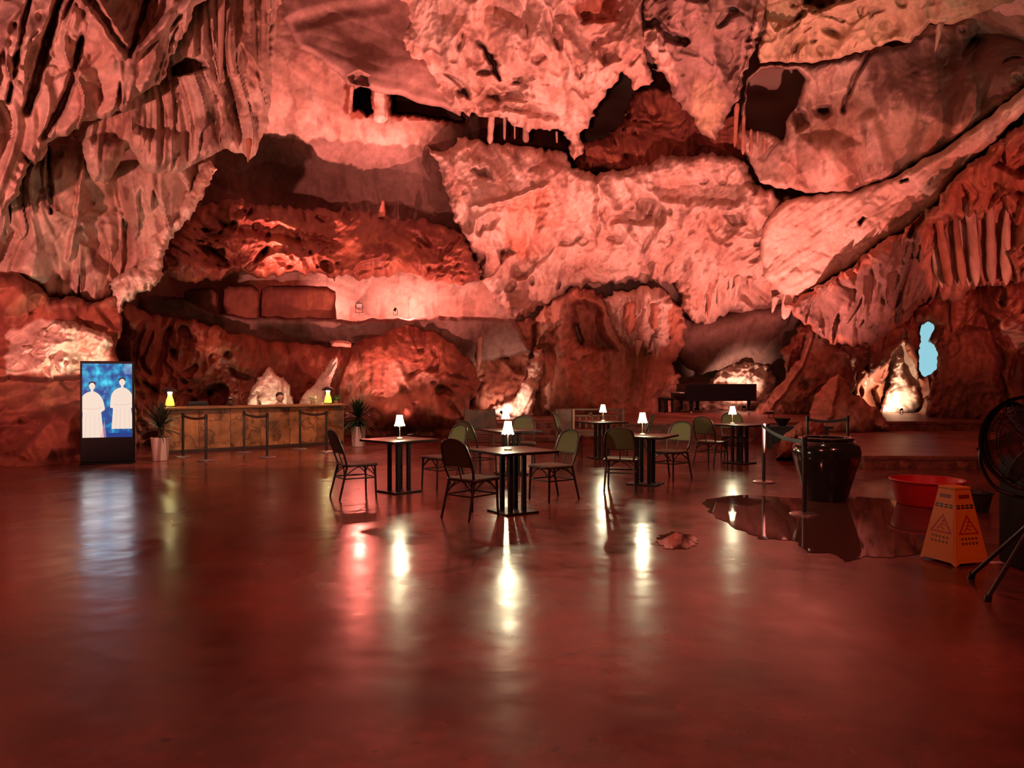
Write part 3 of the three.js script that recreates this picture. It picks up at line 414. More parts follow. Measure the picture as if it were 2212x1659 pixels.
// closing dome round the hall, with the daylight opening
{
  const nu = 120, nv = 60, pos = [], col = [], idx = [];
  for (let j = 0; j <= nv; j++) for (let i = 0; i <= nu; i++) {
    const a = i / nu * Math.PI * 2, e = (j / nv - 0.06) * Math.PI / 2 * 1.065;
    const n = 1 + 0.05 * fbm(Math.cos(a) * 3, e * 3, Math.sin(a) * 3), c = Math.pow(Math.max(0, Math.cos(e)), 0.6);
    const p = [Math.cos(a) * c * 22 * n, Math.sin(e) * 19 * n, -9 + Math.sin(a) * c * 27 * n];
    pos.push(...p); col.push(...stoneColor('pale', ...p, {}));
    if (i < nu && j < nv) {
      const q = j * (nu + 1) + i, px = CX + F * p[0] / -p[2], py = HY - F * (p[1] - EYE) / -p[2];
      if (p[2] < -10 && px > 1880 && px < 2130 && py > 560 && py < 900) continue;
      idx.push(q, q + nu + 1, q + 1, q + 1, q + nu + 1, q + nu + 2);
    }
  }
  const g = new THREE.BufferGeometry(); g.setAttribute('position', new THREE.Float32BufferAttribute(pos, 3)); g.setAttribute('color', new THREE.Float32BufferAttribute(col, 3)); g.setIndex(idx); g.computeVertexNormals();
  mesh('outer_vault', g, ROCK, ceiling);
}
// ------------------------------------------------------------------ floor, stage
const floorTex = dataTex(1024, (u, v) => {
  const a = tn(u, v, 5, 1.5, 5), b = tn(u, v, 14, 8.5, 4), c = tn(u, v, 60, 3.1, 3), s = tn(u, v, 90, 6.7, 1);
  let k = 0.70 + 0.46 * a + 0.30 * b + 0.24 * c; const spot = s > 0.30 ? 0.55 : 1; k *= spot;
  const r = 0.10 * b; return [Math.min(1, k), Math.min(1, k * (0.97 - r)), Math.min(1, k * (0.96 - r))];
}, true);
const floorRough = dataTex(512, (u, v) => { const a = tn(u, v, 4, 21.5, 5), b = tn(u, v, 26, 28.5, 4); const k = Math.min(1, Math.max(0.2, 0.60 + 0.55 * a + 0.30 * b)); return [k, k, k]; });
const floorBump = dataTex(512, (u, v) => { const k = Math.min(1, Math.max(0, 0.5 + 0.26 * tn(u, v, 7, 41.5, 2) + 0.26 * tn(u, v, 22, 45.5, 2) + 0.06 * tn(u, v, 60, 48.5, 2))); return [k, k, k]; });
const FLOOR = mat([0.28, 0.075, 0.048], 0.38, { map: floorTex, roughnessMap: floorRough, bumpMap: floorBump, bumpScale: 0.012, vertexColors: true });
function floorPlane(name, x0, x1, z0, z1, y, parent, n = 120) {
  const g = new THREE.PlaneGeometry(x1 - x0, z1 - z0, n, n).rotateX(-Math.PI / 2).translate((x0 + x1) / 2, y, (z0 + z1) / 2), p = g.attributes.position, uv = g.attributes.uv, c = [];
  for (let i = 0; i < p.count; i++) {
    const X = p.getX(i), Z = p.getZ(i); uv.setXY(i, X / 7.3, -Z / 7.3);
    const a = fbm(X * 0.35, 2, Z * 0.35, 5), b = fbm(X * 0.16 + Z * 0.1, 9, Z * 0.5, 4), k = 0.92 + 0.5 * a + 0.3 * b; c.push(k, k * (1 - 0.25 * a), k * (1 - 0.3 * a));
  }
  g.setAttribute('color', new THREE.Float32BufferAttribute(c, 3));
  return mesh(name, g, FLOOR, parent);
}
const floor = floorPlane('floor', -26, 26, -38, 20, 0, null, 220); tag(floor, 'glossy red brown polished concrete floor of the cave hall', 'floor', null, 'structure');
tag(mesh('floor_slab', new THREE.BoxGeometry(52, 0.4, 58).translate(0, -0.21, -9), mat([0.3, 0.18, 0.13], 0.9)), 'concrete slab under the polished floor', 'floor', null, 'structure');
const STAGEWOOD = mat([0.42, 0.17, 0.12], 0.38, { map: floorTex, bumpMap: floorBump, bumpScale: 0.006 });
function deck(name, label, outline, h, y0 = 0) {              // outline in metres [x, z]
  const t = thing(name, label, 'stage', [0, 0, 0], 0, null, 'structure');
  const s = new THREE.Shape(outline.map(([x, z]) => new THREE.Vector2(x, -z)));
  const top = new THREE.ExtrudeGeometry(s, { depth: 0.05, bevelEnabled: true, bevelSize: 0.02, bevelThickness: 0.015, bevelSegments: 2 }).rotateX(-Math.PI / 2).translate(0, h - 0.065, 0);
  const uv = top.attributes.uv; for (let i = 0; i < uv.count; i++) uv.setXY(i, uv.getX(i) / 5.1, uv.getY(i) / 5.1);
  mesh('deck', top, STAGEWOOD, t);
  mesh('riser', new THREE.ExtrudeGeometry(s, { depth: h - 0.07 - y0, bevelEnabled: false }).rotateX(-Math.PI / 2).translate(0, y0, 0), STAGEWOOD, t);
  return t;
}
deck('stage', 'low stage with a red deck carrying the grand piano', [[2.75, -19.7], [6.2, -19.5], [8.0, -20.6], [17, -20.6], [17, -30], [-1.2, -30], [-1.2, -21.6], [1.2, -21.2], [2.2, -20.6]], 0.48);
deck('stage_terrace', 'wide terrace step with a dark edge below the right wall', [[6.35, -13.75], [8.3, -13.65], [8.55, -13.9], [9.2, -15.2], [10.6, -17], [13.4, -20.55], [8.2, -20.55], [6.6, -18]], 0.23);
const stepsThing = thing('stage_steps', 'dark red steps climbing to the stage beside the wooden bench', 'steps', [0, 0, 0], 0, null, 'structure');
for (let i = 0; i < 3; i++) mesh('step', box(2.6, 0.155 * (i + 1), 0.42, 0.15, 0.0775 * (i + 1) + 0.001, -19.7 - i * 0.42, 0.012), STAGEWOOD, stepsThing);
// puddles
const WATER = mat([0.10, 0.045, 0.035], 0.03, { ior: 1.45, specularIntensity: 1 });
function puddle(label, pts, y = 0.004, group) {
  const w = pts.map(([x, yy]) => onFloor(x, yy)), c = new THREE.CatmullRomCurve3(w, true, 'catmullrom', 0.4).getPoints(160);
  const s = new THREE.Shape(c.map((p, i) => new THREE.Vector2(p.x + 0.05 * N(i * 0.31, 1, pts[0][0]) + 0.03 * N(i * 0.9, 4, 2), -p.z + 0.07 * N(i * 0.27, 7, pts[0][1]))));
  const g = new THREE.ShapeGeometry(s).rotateX(-Math.PI / 2).translate(0, y, 0);
  return tag(mesh('puddle', g, WATER), label, 'puddle', group);
}
puddle('large mirror-like puddle of water in front of the big glazed urn', [[1525, 1082], [1600, 1070], [1720, 1076], [1840, 1074], [1930, 1080], [2000, 1095], [2030, 1140], [2000, 1190], [1930, 1204], [1870, 1203], [1830, 1213], [1792, 1196], [1745, 1193], [1715, 1168], [1650, 1166], [1610, 1150], [1560, 1125], [1530, 1105]]);
puddle('small puddle with a dark smear on the open floor by the large puddle', [[1415, 1168], [1450, 1150], [1490, 1156], [1510, 1172], [1480, 1186], [1440, 1184]]);

// ------------------------------------------------------------------ floodlights
const HOUSING = mat([0.02, 0.02, 0.022], 0.5);
function flood([x, y, z, ax, ay, az, col, cd, half, label, size]) {
  const down = y > 6, t = thing('floodlight', label, 'floodlight', [x, y, z]);
  const lamp = V(0, down ? -0.25 * size - 0.1 : 0.28 * size + 0.12, 0), dir = V(ax - x, ay - y - lamp.y, az - z).normalize();
  const q = new THREE.Quaternion().setFromUnitVectors(V(0, 0, 1), dir), w = size * 0.55, h = size * 0.42;
  const put = g => g.applyQuaternion(q).translate(...lamp.toArray());
  mesh('housing', put(box(w, h, 0.10 * size + 0.02, 0, 0, -0.07 * size, 0.01)), HOUSING, t);
  const em = mat([0.02, 0.02, 0.02], 0.4, { emissive: new THREE.Color(...col), emissiveIntensity: 1.2 });
  mesh('lens', put(new THREE.BoxGeometry(w * 0.86, h * 0.82, 0.006).translate(0, 0, -0.02 * size + 0.012)), em, t);
  const s = down ? -1 : 1;
  mesh('bracket', G([box(w * 1.14, 0.012, 0.06, 0, s * 0.006, 0), box(0.012, Math.abs(lamp.y), 0.03, -w * 0.56, lamp.y / 2, 0), box(0.012, Math.abs(lamp.y), 0.03, w * 0.56, lamp.y / 2, 0)]), HOUSING, t);
  const L = new THREE.SpotLight(new THREE.Color(...col), cd, 0, half * Math.PI / 180, 0.5, 2);
  L.position.copy(lamp).addScaledVector(dir, 0.07 + 0.05 * size); L.target.position.set(ax - x, ay - y, az - z); L.castShadow = true; L.shadow.radius = size * 12;
  t.add(L); t.add(L.target); L.name = 'beam'; L.target.name = 'beam_target';
}
FLOODS.forEach(flood);
// ------------------------------------------------------------------ bistro chairs
const CANEWOOD = mat([0.030, 0.014, 0.010], 0.4), BLACKWOOD = mat([0.012, 0.010, 0.010], 0.45);
const weaveTex = dataTex(128, (u, v) => { const a = Math.floor(u * 16), b = Math.floor(v * 16), f = (x => x - Math.floor(x)), over = (a + b) % 2, e = over ? Math.sin(f(u * 16) * Math.PI) : Math.sin(f(v * 16) * Math.PI); const k = 0.55 + 0.45 * e; return over ? [0.44 * k, 0.40 * k, 0.24 * k] : [0.35 * k, 0.35 * k, 0.20 * k]; }, true, 3);
const weaveDark = dataTex(128, (u, v) => { const a = Math.floor(u * 16), b = Math.floor(v * 16), f = (x => x - Math.floor(x)), over = (a + b) % 2, e = over ? Math.sin(f(u * 16) * Math.PI) : Math.sin(f(v * 16) * Math.PI); const k = 0.5 + 0.5 * e; return over ? [0.50 * k, 0.40 * k, 0.30 * k] : [0.40 * k, 0.32 * k, 0.24 * k]; }, true, 3);
const WEAVE = mat(0xffffff, 0.7, { map: weaveTex, side: THREE.DoubleSide }), SEATWEAVE = mat(0xffffff, 0.65, { map: weaveDark });
function archPt(t) {                                        // the back hoop, t from 0 (left foot) to 1 (right foot): x, height above seat
  const a = t * 2 - 1, s = Math.sign(a), k = Math.abs(a);
  if (k > 0.36) { const q = (1 - k) / 0.64; return [s * (0.19 + 0.025 * Math.sin(q * Math.PI)), q * 0.36]; }
  const q = k / 0.36 * Math.PI / 2; return [s * 0.19 * Math.sin(q), 0.36 + 0.10 * Math.cos(q)];
}
const backZ = h => -0.20 - 0.30 * h - 0.10 * h * h;
function makeChair() {
  const t = thing('bistro_chair', 'x', 'chair');
  mesh('seat', box(0.43, 0.028, 0.42, 0, 0.452, 0.0, 0.012), SEATWEAVE, t);
  mesh('seat_frame', G([tube([[-0.21, 0.445, -0.2], [-0.225, 0.445, 0.02], [-0.21, 0.445, 0.205], [0, 0.445, 0.222], [0.21, 0.445, 0.205], [0.225, 0.445, 0.02], [0.21, 0.445, -0.2], [0, 0.445, -0.212]], 0.017, 8, 56, true)]), CANEWOOD, t);
  const hoop = []; for (let i = 0; i <= 24; i++) { const [x, h] = archPt(i / 24); hoop.push([x, 0.455 + h, backZ(h)]); }
  const back = mesh('backrest', tube(hoop, 0.0155, 8, 60), CANEWOOD, t);
  mesh('rail', bar([-0.205, 0.61, backZ(0.155)], [0.205, 0.61, backZ(0.155)], 0.012), CANEWOOD, back);
  mesh('spindle', bar([0, 0.455, backZ(0)], [0, 0.61, backZ(0.155)], 0.009), CANEWOOD, back);
  { // woven panel inside the hoop above the rail
    const nx = 12, ny = 12, pos = [], uv = [], idx = [], h0 = 0.155;
    for (let j = 0; j <= ny; j++) { const h = h0 + (0.452 - h0) * j / ny; let w = 0.20; if (h > 0.36) w = 0.19 * Math.sqrt(Math.max(0, 1 - ((h - 0.36) / 0.10) ** 2));
      for (let i = 0; i <= nx; i++) { const x = (i / nx * 2 - 1) * w; pos.push(x, 0.455 + h, backZ(h) - 0.014 * (1 - (x / 0.2) ** 2)); uv.push(x * 4 + 0.5, h * 4); if (i < nx && j < ny) { const a = j * (nx + 1) + i; idx.push(a, a + 1, a + nx + 1, a + 1, a + nx + 2, a + nx + 1); } } }
    const g = new THREE.BufferGeometry(); g.setAttribute('position', new THREE.Float32BufferAttribute(pos, 3)); g.setAttribute('uv', new THREE.Float32BufferAttribute(uv, 2)); g.setIndex(idx); g.computeVertexNormals();
    const g2 = g.clone().translate(0, 0, -0.006); mesh('woven_panel', G([g, g2]), WEAVE, back).userData.label = 'greenish woven rattan back panel';
  }
  const feet = [[-0.205, 0.205], [0.205, 0.205], [-0.215, -0.305], [0.215, -0.305]], tops = [[-0.195, 0.19], [0.195, 0.19], [-0.195, -0.195], [0.195, -0.195]];
  for (let i = 0; i < 4; i++) mesh('leg', bar([feet[i][0], 0.0, feet[i][1]], [tops[i][0], 0.45, tops[i][1]], 0.0135, 0.017), CANEWOOD, t);
  const lp = (i, y) => [feet[i][0] + (tops[i][0] - feet[i][0]) * y / 0.45, y, feet[i][1] + (tops[i][1] - feet[i][1]) * y / 0.45];
  for (const [a, b] of [[0, 1], [2, 3], [0, 2], [1, 3]]) {
    mesh('stretcher', bar(lp(a, 0.27), lp(b, 0.27), 0.010), CANEWOOD, t);
    const A = lp(a, 0.30), B = lp(b, 0.30), m = [(tops[a][0] + tops[b][0]) / 2, 0.435, (tops[a][1] + tops[b][1]) / 2];
    const near = (P, k) => P.map((v, i) => v + (m[i] - v) * k);
    for (const P of [A, B]) mesh('brace', tube([P, near(P, 0.55).map((v, i) => i === 1 ? v + 0.02 : v), near(P, 0.9)], 0.008, 5, 6), CANEWOOD, t);
  }
  return t;
}
const chair0 = makeChair(); let chairUsed = false;
const CH = 'bistro chairs round the lamp-lit tables';
function chair(x, z, fx, fz, label) {
  const turn = Math.atan2(fx, fz);
  if (!chairUsed) { chairUsed = true; chair0.position.set(x, 0, z); chair0.rotation.y = turn; tag(chair0, label, 'chair', CH); } else dup(chair0, [x, 0, z], turn, label, CH);
}
chair(-2.12, -10.42, 0.86, -0.5, 'dark bistro chair seen from its back, beside the table nearest the counter');
chair(-1.05, -11.32, -0.78, 0.62, 'bistro chair with a lamp-lit green woven back facing the table nearest the counter');
chair(-0.45, -8.86, 0.64, -0.77, 'dark bistro chair with its back turned, at the foremost table');
chair(0.52, -10.15, -0.80, 0.60, 'bistro chair with a brown woven back on the far side of the foremost table');
chair(1.58, -11.05, 0.22, -0.97, 'dark bistro chair seen squarely from behind, before the table by the stage edge');
chair(2.52, -12.2, -0.72, 0.69, 'bistro chair with a tan lamp-lit back between the stage edge and its table');
chair(1.22, -15.85, 0.95, 0.2, 'bistro chair with thin dark frame beside the far table near the wooden bench');
chair(2.46, -15.2, -0.9, -0.3, 'bistro chair with brown back between the far table and the tan-backed chair');
chair(3.72, -14.2, 0.72, -0.69, 'dark bistro chair in the shadow of the stage edge beside the slim post');
chair(4.50, -15.5, -0.15, 0.98, 'bistro chair with only its dark hoop showing above the table under the piano');
chair(-0.55, -12.75, 0.72, -0.69, 'dark bistro chair behind the foremost table, back turned to the plants');
chair(0.18, -13.85, -0.1, 0.99, 'bistro chair with a pale green back facing out behind the table with the hidden lamp');

// ------------------------------------------------------------------ tables
const TOPWOOD = mat([0.035, 0.017, 0.012], 0.36, { map: floorTex });
function makeTable() {
  const t = thing('cafe_table', 'x', 'table'), w = 0.8;
  mesh('tabletop', box(w, 0.034, w, 0, 0.733, 0, 0.008), TOPWOOD, t);
  mesh('top_plate', box(0.34, 0.014, 0.34, 0, 0.708, 0, 0.003), BLACKWOOD, t);
  for (const [a, b] of [[-1, -1], [1, -1], [-1, 1], [1, 1]]) mesh('post', box(0.05, 0.68, 0.05, a * 0.095, 0.363, b * 0.095, 0.006), BLACKWOOD, t);
  mesh('base_plate', box(0.46, 0.024, 0.46, 0, 0.012, 0, 0.008), BLACKWOOD, t);
  return t;
}
const table0 = makeTable();
const SHADE = mat([0.85, 0.80, 0.66], 0.9, { emissive: new THREE.Color(1, 0.93, 0.66), emissiveIntensity: 1.3, side: THREE.DoubleSide, transmission: 0.5, thickness: 0 }), BRASS = mat([0.62, 0.52, 0.36], 0.3, { metalness: 0.6 });
function makeLamp() {
  const t = thing('table_lamp', 'x', 'lamp'), pts = [];
  const g = new THREE.CylinderGeometry(0.042, 0.074, 0.15, 36, 8, true), p = g.attributes.position;
  for (let i = 0; i < p.count; i++) { const a = Math.atan2(p.getZ(i), p.getX(i)), y = p.getY(i), k = (0.075 - y) / 0.15, f = 1 + 0.04 * Math.cos(a * 9) * k - 0.09 * Math.sin(k * Math.PI); p.setX(i, p.getX(i) * f); p.setZ(i, p.getZ(i) * f); if (k > 0.99) p.setY(i, y + 0.008 * Math.cos(a * 9)); }
  g.translate(0, 0.265, 0); g.computeVertexNormals();
  mesh('lamp_shade', g, SHADE, t);
  mesh('stem', cyl(0.005, 0.006, 0.20, 0, 0.12, 0, 10), BRASS, t);
  mesh('base', lathe([[0, 0], [0.046, 0], [0.046, 0.012], [0.038, 0.02], [0.012, 0.03], [0, 0.03]], 24), BRASS, t);
  mesh('bulb', new THREE.SphereGeometry(0.016, 12, 8).translate(0, 0.235, 0), mat([0.9, 0.85, 0.7], 0.5, { emissive: new THREE.Color(1, 0.9, 0.6), emissiveIntensity: 4 }), t);
  const L = new THREE.PointLight(new THREE.Color(1, 0.86, 0.52), 2.3); L.position.set(0, 0.235, 0); L.castShadow = true; L.name = 'glow'; t.add(L);
  return t;
}
const lamp0 = makeLamp();
const TL = [
  [862, 10.86, 46, 0.015, 'square black cafe table with three posts showing, nearest the counter', 'glowing bell-shaped lamp on the table nearest the counter'],
  [1108, 9.18, 32, -0.06, 'square black cafe table foremost of all on the open floor', 'glowing pleated lamp on the foremost table'],
  [1394, 11.65, 60, -0.05, 'square black cafe table before the stage edge with lit near edge', 'glowing lamp on the table between the tan-backed chair and the chair seen from behind'],
  [1300, 15.55, 20, 0.02, 'far square cafe table beside the wooden bench', 'small glowing lamp on the far table beside the wooden bench'],
  [1598, 14.6, 40, -0.15, 'square cafe table below the grand piano next to the slim post', 'glowing lamp shining white below the grand piano'],
  [1104, 12.9, 25, -0.09, 'square cafe table half hidden behind the foremost lamp', 'glowing lamp standing right behind the foremost lamp'],
];
const tablePos = TL.map(([px, d, turn, lx, lt, ll], i) => {
  const p = V((px - CX) / F * d, 0, -d), r = turn * Math.PI / 180;
  if (i) dup(table0, p, r, lt, 'square cafe tables'); else { table0.position.copy(p); table0.rotation.y = r; tag(table0, lt, 'table', 'square cafe tables'); }
  const q = p.clone().add(V(lx, 0.75, 0.04));
  if (i) dup(lamp0, q, 0.3 * i, ll, 'small glowing table lamps'); else { lamp0.position.copy(q); tag(lamp0, ll, 'lamp', 'small glowing table lamps'); }
  return p;
});
// wine glasses
const GLASS = mat([1, 1, 1], 0.02, { transmission: 1, thickness: 0.002, ior: 1.45 });
const glassGeo = lathe([[0.001, 0], [0.034, 0.001], [0.034, 0.003], [0.006, 0.008], [0.004, 0.08], [0.012, 0.09], [0.034, 0.115], [0.038, 0.15], [0.031, 0.19], [0.0295, 0.19], [0.036, 0.15], [0.032, 0.117], [0.010, 0.094]], 24);
for (const [ti, dx, dz, l] of [[3, -0.24, 0.08, 'stemmed wine glass on the far table beside the wooden bench'], [3, 0.30, 0.05, 'stemmed wine glass at the other edge of the far table beside the bench'], [2, 0.02, -0.16, 'stemmed wine glass behind the lamp on the table before the stage edge'], [5, 0.32, 0.02, 'stemmed wine glass on the table half hidden behind the foremost lamp']])
  tag(mesh('wine_glass', glassGeo, GLASS), l, 'glass').position.copy(tablePos[ti]).add(V(dx, 0.75, dz));

// ------------------------------------------------------------------ reception counter
{
  const A = onFloor(358, 981), B = onFloor(742, 959), L = A.distanceTo(B), turn = Math.atan2(-(B.z - A.z), B.x - A.x), mid = A.clone().add(B).multiplyScalar(0.5);
  const t = thing('reception_counter', 'long reception counter faced with mottled tan stone panels', 'counter', [mid.x, 0, mid.z], turn);
  const marb = dataTex(512, (u, v) => { const w = tn(u, v, 5, 61.5, 4), a = tn(u + 0.09 * w, v, 6, 66.5, 5), b = Math.abs(tn(u, v + 0.1 * w, 7, 71.5, 4)); const k = 0.6 + 0.6 * a, vein = 0.7 + 0.3 * sm(0.0, 0.07, b); return [Math.min(1, Math.max(0.1, 0.98 * k * vein)), Math.min(1, Math.max(0.08, 0.70 * k * vein)), Math.min(1, Math.max(0.05, 0.44 * k * vein))]; }, true, 0.5);
  const MARB = mat(0xffffff, 0.35, { map: marb });
  const n = 6, w = L / n; let g;
  mesh('core', box(L - 0.02, 0.94, 0.5, 0, 0.475, -0.31, 0.01), mat([0.10, 0.07, 0.05], 0.7), t);
  for (let i = 0; i < n; i++) { g = box(w - 0.008, 0.93, 0.03, -L / 2 + w * (i + 0.5), 0.475, -0.045, 0.004); const uv = g.attributes.uv, p = g.attributes.position; for (let k = 0; k < uv.count; k++) uv.setXY(k, p.getX(k) * 0.7 + i * 0.37, p.getY(k) * 0.7 + i * 0.21); mesh('panel', g, MARB, t); }
  for (const s of [-1, 1]) mesh('end_panel', box(0.03, 0.93, 0.55, s * (L / 2 + 0.012), 0.475, -0.31, 0.004), MARB, t);
  g = box(L + 0.16, 0.05, 0.72, 0, 0.975, -0.30, 0.012); mesh('worktop', g, MARB, t);
  mesh('plinth', box(L, 0.07, 0.03, 0, 0.036, -0.03, 0.004), mat([0.05, 0.03, 0.02], 0.5), t);
  const cp = (x, z, y = 1.0) => V(x, y, z).applyAxisAngle(V(0, 1, 0), turn).add(mid);
  // hat-shaped counter lamps
  const HAT = mat([0.012, 0.012, 0.012], 0.45), YEL = mat([0.7, 0.55, 0.08], 0.6, { emissive: new THREE.Color(1, 0.80, 0.10), emissiveIntensity: 0.9 }), WG = mat([0.9, 0.86, 0.8], 0.6, { emissive: new THREE.Color(1, 0.93, 0.85), emissiveIntensity: 0.9 });
  const hl = thing('counter_lamp', 'yellow glowing lamp with a flat black shade beside the leafy counter end', 'lamp', cp(L / 2 - 0.30, -0.24), 0, 'counter lamps with black shades');
  mesh('lamp_shade', lathe([[0.012, 0.43], [0.05, 0.425], [0.12, 0.39], [0.165, 0.34], [0.16, 0.335], [0.11, 0.37], [0.012, 0.40]], 32), HAT, hl);
  mesh('lamp_body', lathe([[0, 0.02], [0.085, 0.02], [0.095, 0.05], [0.075, 0.16], [0.05, 0.23], [0.045, 0.29], [0, 0.30]], 28), YEL, hl);
  mesh('globe', new THREE.SphereGeometry(0.055, 20, 14).translate(0, 0.315, 0), WG, hl);
  mesh('base', cyl(0.11, 0.115, 0.022, 0, 0.011, 0, 28), HAT, hl);
  { const P = new THREE.PointLight(new THREE.Color(1, 0.82, 0.35), 0.6); P.position.set(0, 0.33, 0.13); P.castShadow = true; P.name = 'glow'; hl.add(P); }
  dup(hl, cp(-L / 2 + 0.16, -0.28), 0.4, 'yellow glowing lamp with a flat black shade behind the spiky palm', 'counter lamps with black shades');
  // leafy sprigs at the counter end
  const LEAF = mat([0.06, 0.14, 0.03], 0.6, { side: THREE.DoubleSide });
  for (const [dx, l] of [[0.0, 'low leafy green plant on the counter end beside the yellow lamp'], [-0.62, 'small pale flower arrangement on the counter before the pale beam slab']]) {
    const f = thing('counter_plant', l, 'plant', cp(L / 2 + dx, -0.42)); const leaf = new THREE.SphereGeometry(0.5, 6, 5).scale(0.045, 0.012, 0.10), lg = [];
    mesh('pot', lathe([[0, 0], [0.05, 0], [0.065, 0.08], [0.058, 0.08], [0, 0.07]], 16), mat([0.5, 0.42, 0.34], 0.6), f);
    for (let i = 0; i < 46; i++) lg.push(leaf.clone().rotateX(rr(-1.2, 0.2)).rotateY(rr(0, 6.28)).translate(rr(-0.10, 0.10), 0.08 + rr(0, 0.11), rr(-0.10, 0.10)));
    const m = mesh('foliage', G(lg), dx > -0.1 ? LEAF : mat([0.55, 0.6, 0.42], 0.7), f); m.userData.kind = 'stuff';
  }
  // office chair and seated clerk behind the counter
  const oc = thing('office_chair', 'dark office chair with its rounded back just above the counter', 'chair', cp(-L / 2 + 0.95, -1.15, 0), turn);
  mesh('backrest', box(0.46, 0.56, 0.09, 0, 0.82, 0.2, 0.04), BLACKWOOD, oc); mesh('seat', box(0.48, 0.08, 0.46, 0, 0.47, 0, 0.03), BLACKWOOD, oc); mesh('column', cyl(0.03, 0.03, 0.42, 0, 0.23, 0), BLACKWOOD, oc); mesh('base', G([0, 1, 2, 3, 4].map(i => box(0.3, 0.03, 0.05, 0.15, 0.016, 0, 0.01).rotateY(i * 1.2566))), BLACKWOOD, oc); mesh('back_bracket', box(0.06, 0.4, 0.03, 0, 0.62, 0.235, 0.01), BLACKWOOD, oc);
  const st = thing('stool', 'backless stool under the clerk behind the counter', 'stool', cp(0.93, -1.2, 0), turn);
  mesh('seat', cyl(0.18, 0.18, 0.05, 0, 0.285, 0, 24), BLACKWOOD, st); for (const [a, b] of [[-1, -1], [1, -1], [-1, 1], [1, 1]]) mesh('leg', bar([a * 0.16, 0, b * 0.16], [a * 0.11, 0.27, b * 0.11], 0.014), BLACKWOOD, st);
  const pr = thing('person', 'seated clerk with short dark hair looking over the counter', 'person', cp(0.93, -1.2, 0), turn);
  const body = [[[0, 0.46, 0], [0, 0.72, 0.0], 0.145, 0.125], [[0, 0.72, 0], [0, 0.90, 0], 0.13, 0.14], [[-0.13, 0.91, 0], [0.13, 0.91, 0], 0.075, 0.075], [[0, 0.92, 0], [0, 1.04, 0.015], 0.06, 0.052],
    [[-0.17, 0.90, 0], [-0.22, 0.66, 0.03], 0.055, 0.044], [[-0.22, 0.66, 0.03], [-0.14, 0.60, 0.25], 0.043, 0.032], [[0.17, 0.90, 0], [0.22, 0.66, 0.03], 0.055, 0.044], [[0.22, 0.66, 0.03], [0.14, 0.60, 0.25], 0.043, 0.032],
    [[-0.09, 0.46, 0.02], [-0.10, 0.46, 0.40], 0.085, 0.062], [[0.09, 0.46, 0.02], [0.10, 0.46, 0.40], 0.085, 0.062], [[-0.10, 0.45, 0.40], [-0.10, 0.09, 0.36], 0.058, 0.040], [[0.10, 0.45, 0.40], [0.10, 0.09, 0.36], 0.058, 0.040], [[-0.10, 0.045, 0.34], [-0.10, 0.04, 0.50], 0.04, 0.034], [[0.10, 0.045, 0.34], [0.10, 0.04, 0.50], 0.04, 0.034]];
  for (const s of [-1, 1]) { for (let k = 0; k < 4; k++) body.push([[s * (0.125 - 0.014 * k), 0.602, 0.28], [s * (0.12 - 0.018 * k), 0.596 - 0.004 * Math.abs(k - 1.5), 0.35 - 0.008 * Math.abs(k - 1.2)], 0.010, 0.008]); body.push([[s * 0.14, 0.60, 0.25], [s * 0.115, 0.60, 0.29], 0.03, 0.024], [[s * 0.12, 0.605, 0.26], [s * 0.065, 0.60, 0.30], 0.011, 0.009]); }
  const head = [[[0, 1.135, 0.025], [0, 1.18, 0.015], 0.082, 0.088], [[0, 1.09, 0.045], [0, 1.075, 0.062], 0.058, 0.042], [[0, 1.135, 0.108], [0, 1.12, 0.122], 0.012, 0.014], [[-0.088, 1.14, 0.015], [-0.092, 1.115, 0.015], 0.018, 0.014], [[0.088, 1.14, 0.015], [0.092, 1.115, 0.015], 0.018, 0.014], [[-0.02, 1.092, 0.098], [0.02, 1.092, 0.098], 0.010, 0.010], [[-0.045, 1.158, 0.095], [0.045, 1.158, 0.095], 0.012, 0.012]];
  const sdf = (bones, k) => (x, y, z) => { let s = 0; for (const [a, b, r1, r2] of bones) { const ex = b[0] - a[0], ey = b[1] - a[1], ez = b[2] - a[2], q = Math.min(1, Math.max(0, ((x - a[0]) * ex + (y - a[1]) * ey + (z - a[2]) * ez) / (ex * ex + ey * ey + ez * ez))); s += Math.exp(-k * (Math.hypot(x - a[0] - ex * q, y - a[1] - ey * q, z - a[2] - ez * q) - r1 - (r2 - r1) * q)); } return -Math.log(s) / k; };
  function iso(f, c, half, res) {
    const mc = new MarchingCubes(res, new THREE.MeshBasicMaterial(), false, false, 120000), h = res / 2; mc.isolation = 0;
    for (let k = 0; k < res; k++) for (let j = 0; j < res; j++) for (let i = 0; i < res; i++) mc.field[i + j * res + k * res * res] = -f(c[0] + (i - h) / h * half, c[1] + (j - h) / h * half, c[2] + (k - h) / h * half);
    mc.update(); const n = mc.count, g = new THREE.BufferGeometry(), P = mc.positionArray.slice(0, n * 3), Q = mc.normalArray.slice(0, n * 3);
    for (let i = 0; i < n; i++) for (let a = 0; a < 3; a++) P[i * 3 + a] = P[i * 3 + a] * half + c[a];
    g.setAttribute('position', new THREE.BufferAttribute(P, 3)); g.setAttribute('normal', new THREE.BufferAttribute(Q, 3)); return g;
  }
  const bg = iso(sdf(body, 60), [0, 0.56, 0.12], 0.62, 88), hg = iso(sdf(head, 110), [0, 1.12, 0.02], 0.18, 60);
  const paint = (g, f) => { const P = g.attributes.position, c = []; for (let i = 0; i < P.count; i++) c.push(...f(P.getX(i), P.getY(i), P.getZ(i))); g.setAttribute('color', new THREE.Float32BufferAttribute(c, 3)); return g; };
  const skin = [0.55, 0.33, 0.24], shirt = [0.03, 0.03, 0.035];
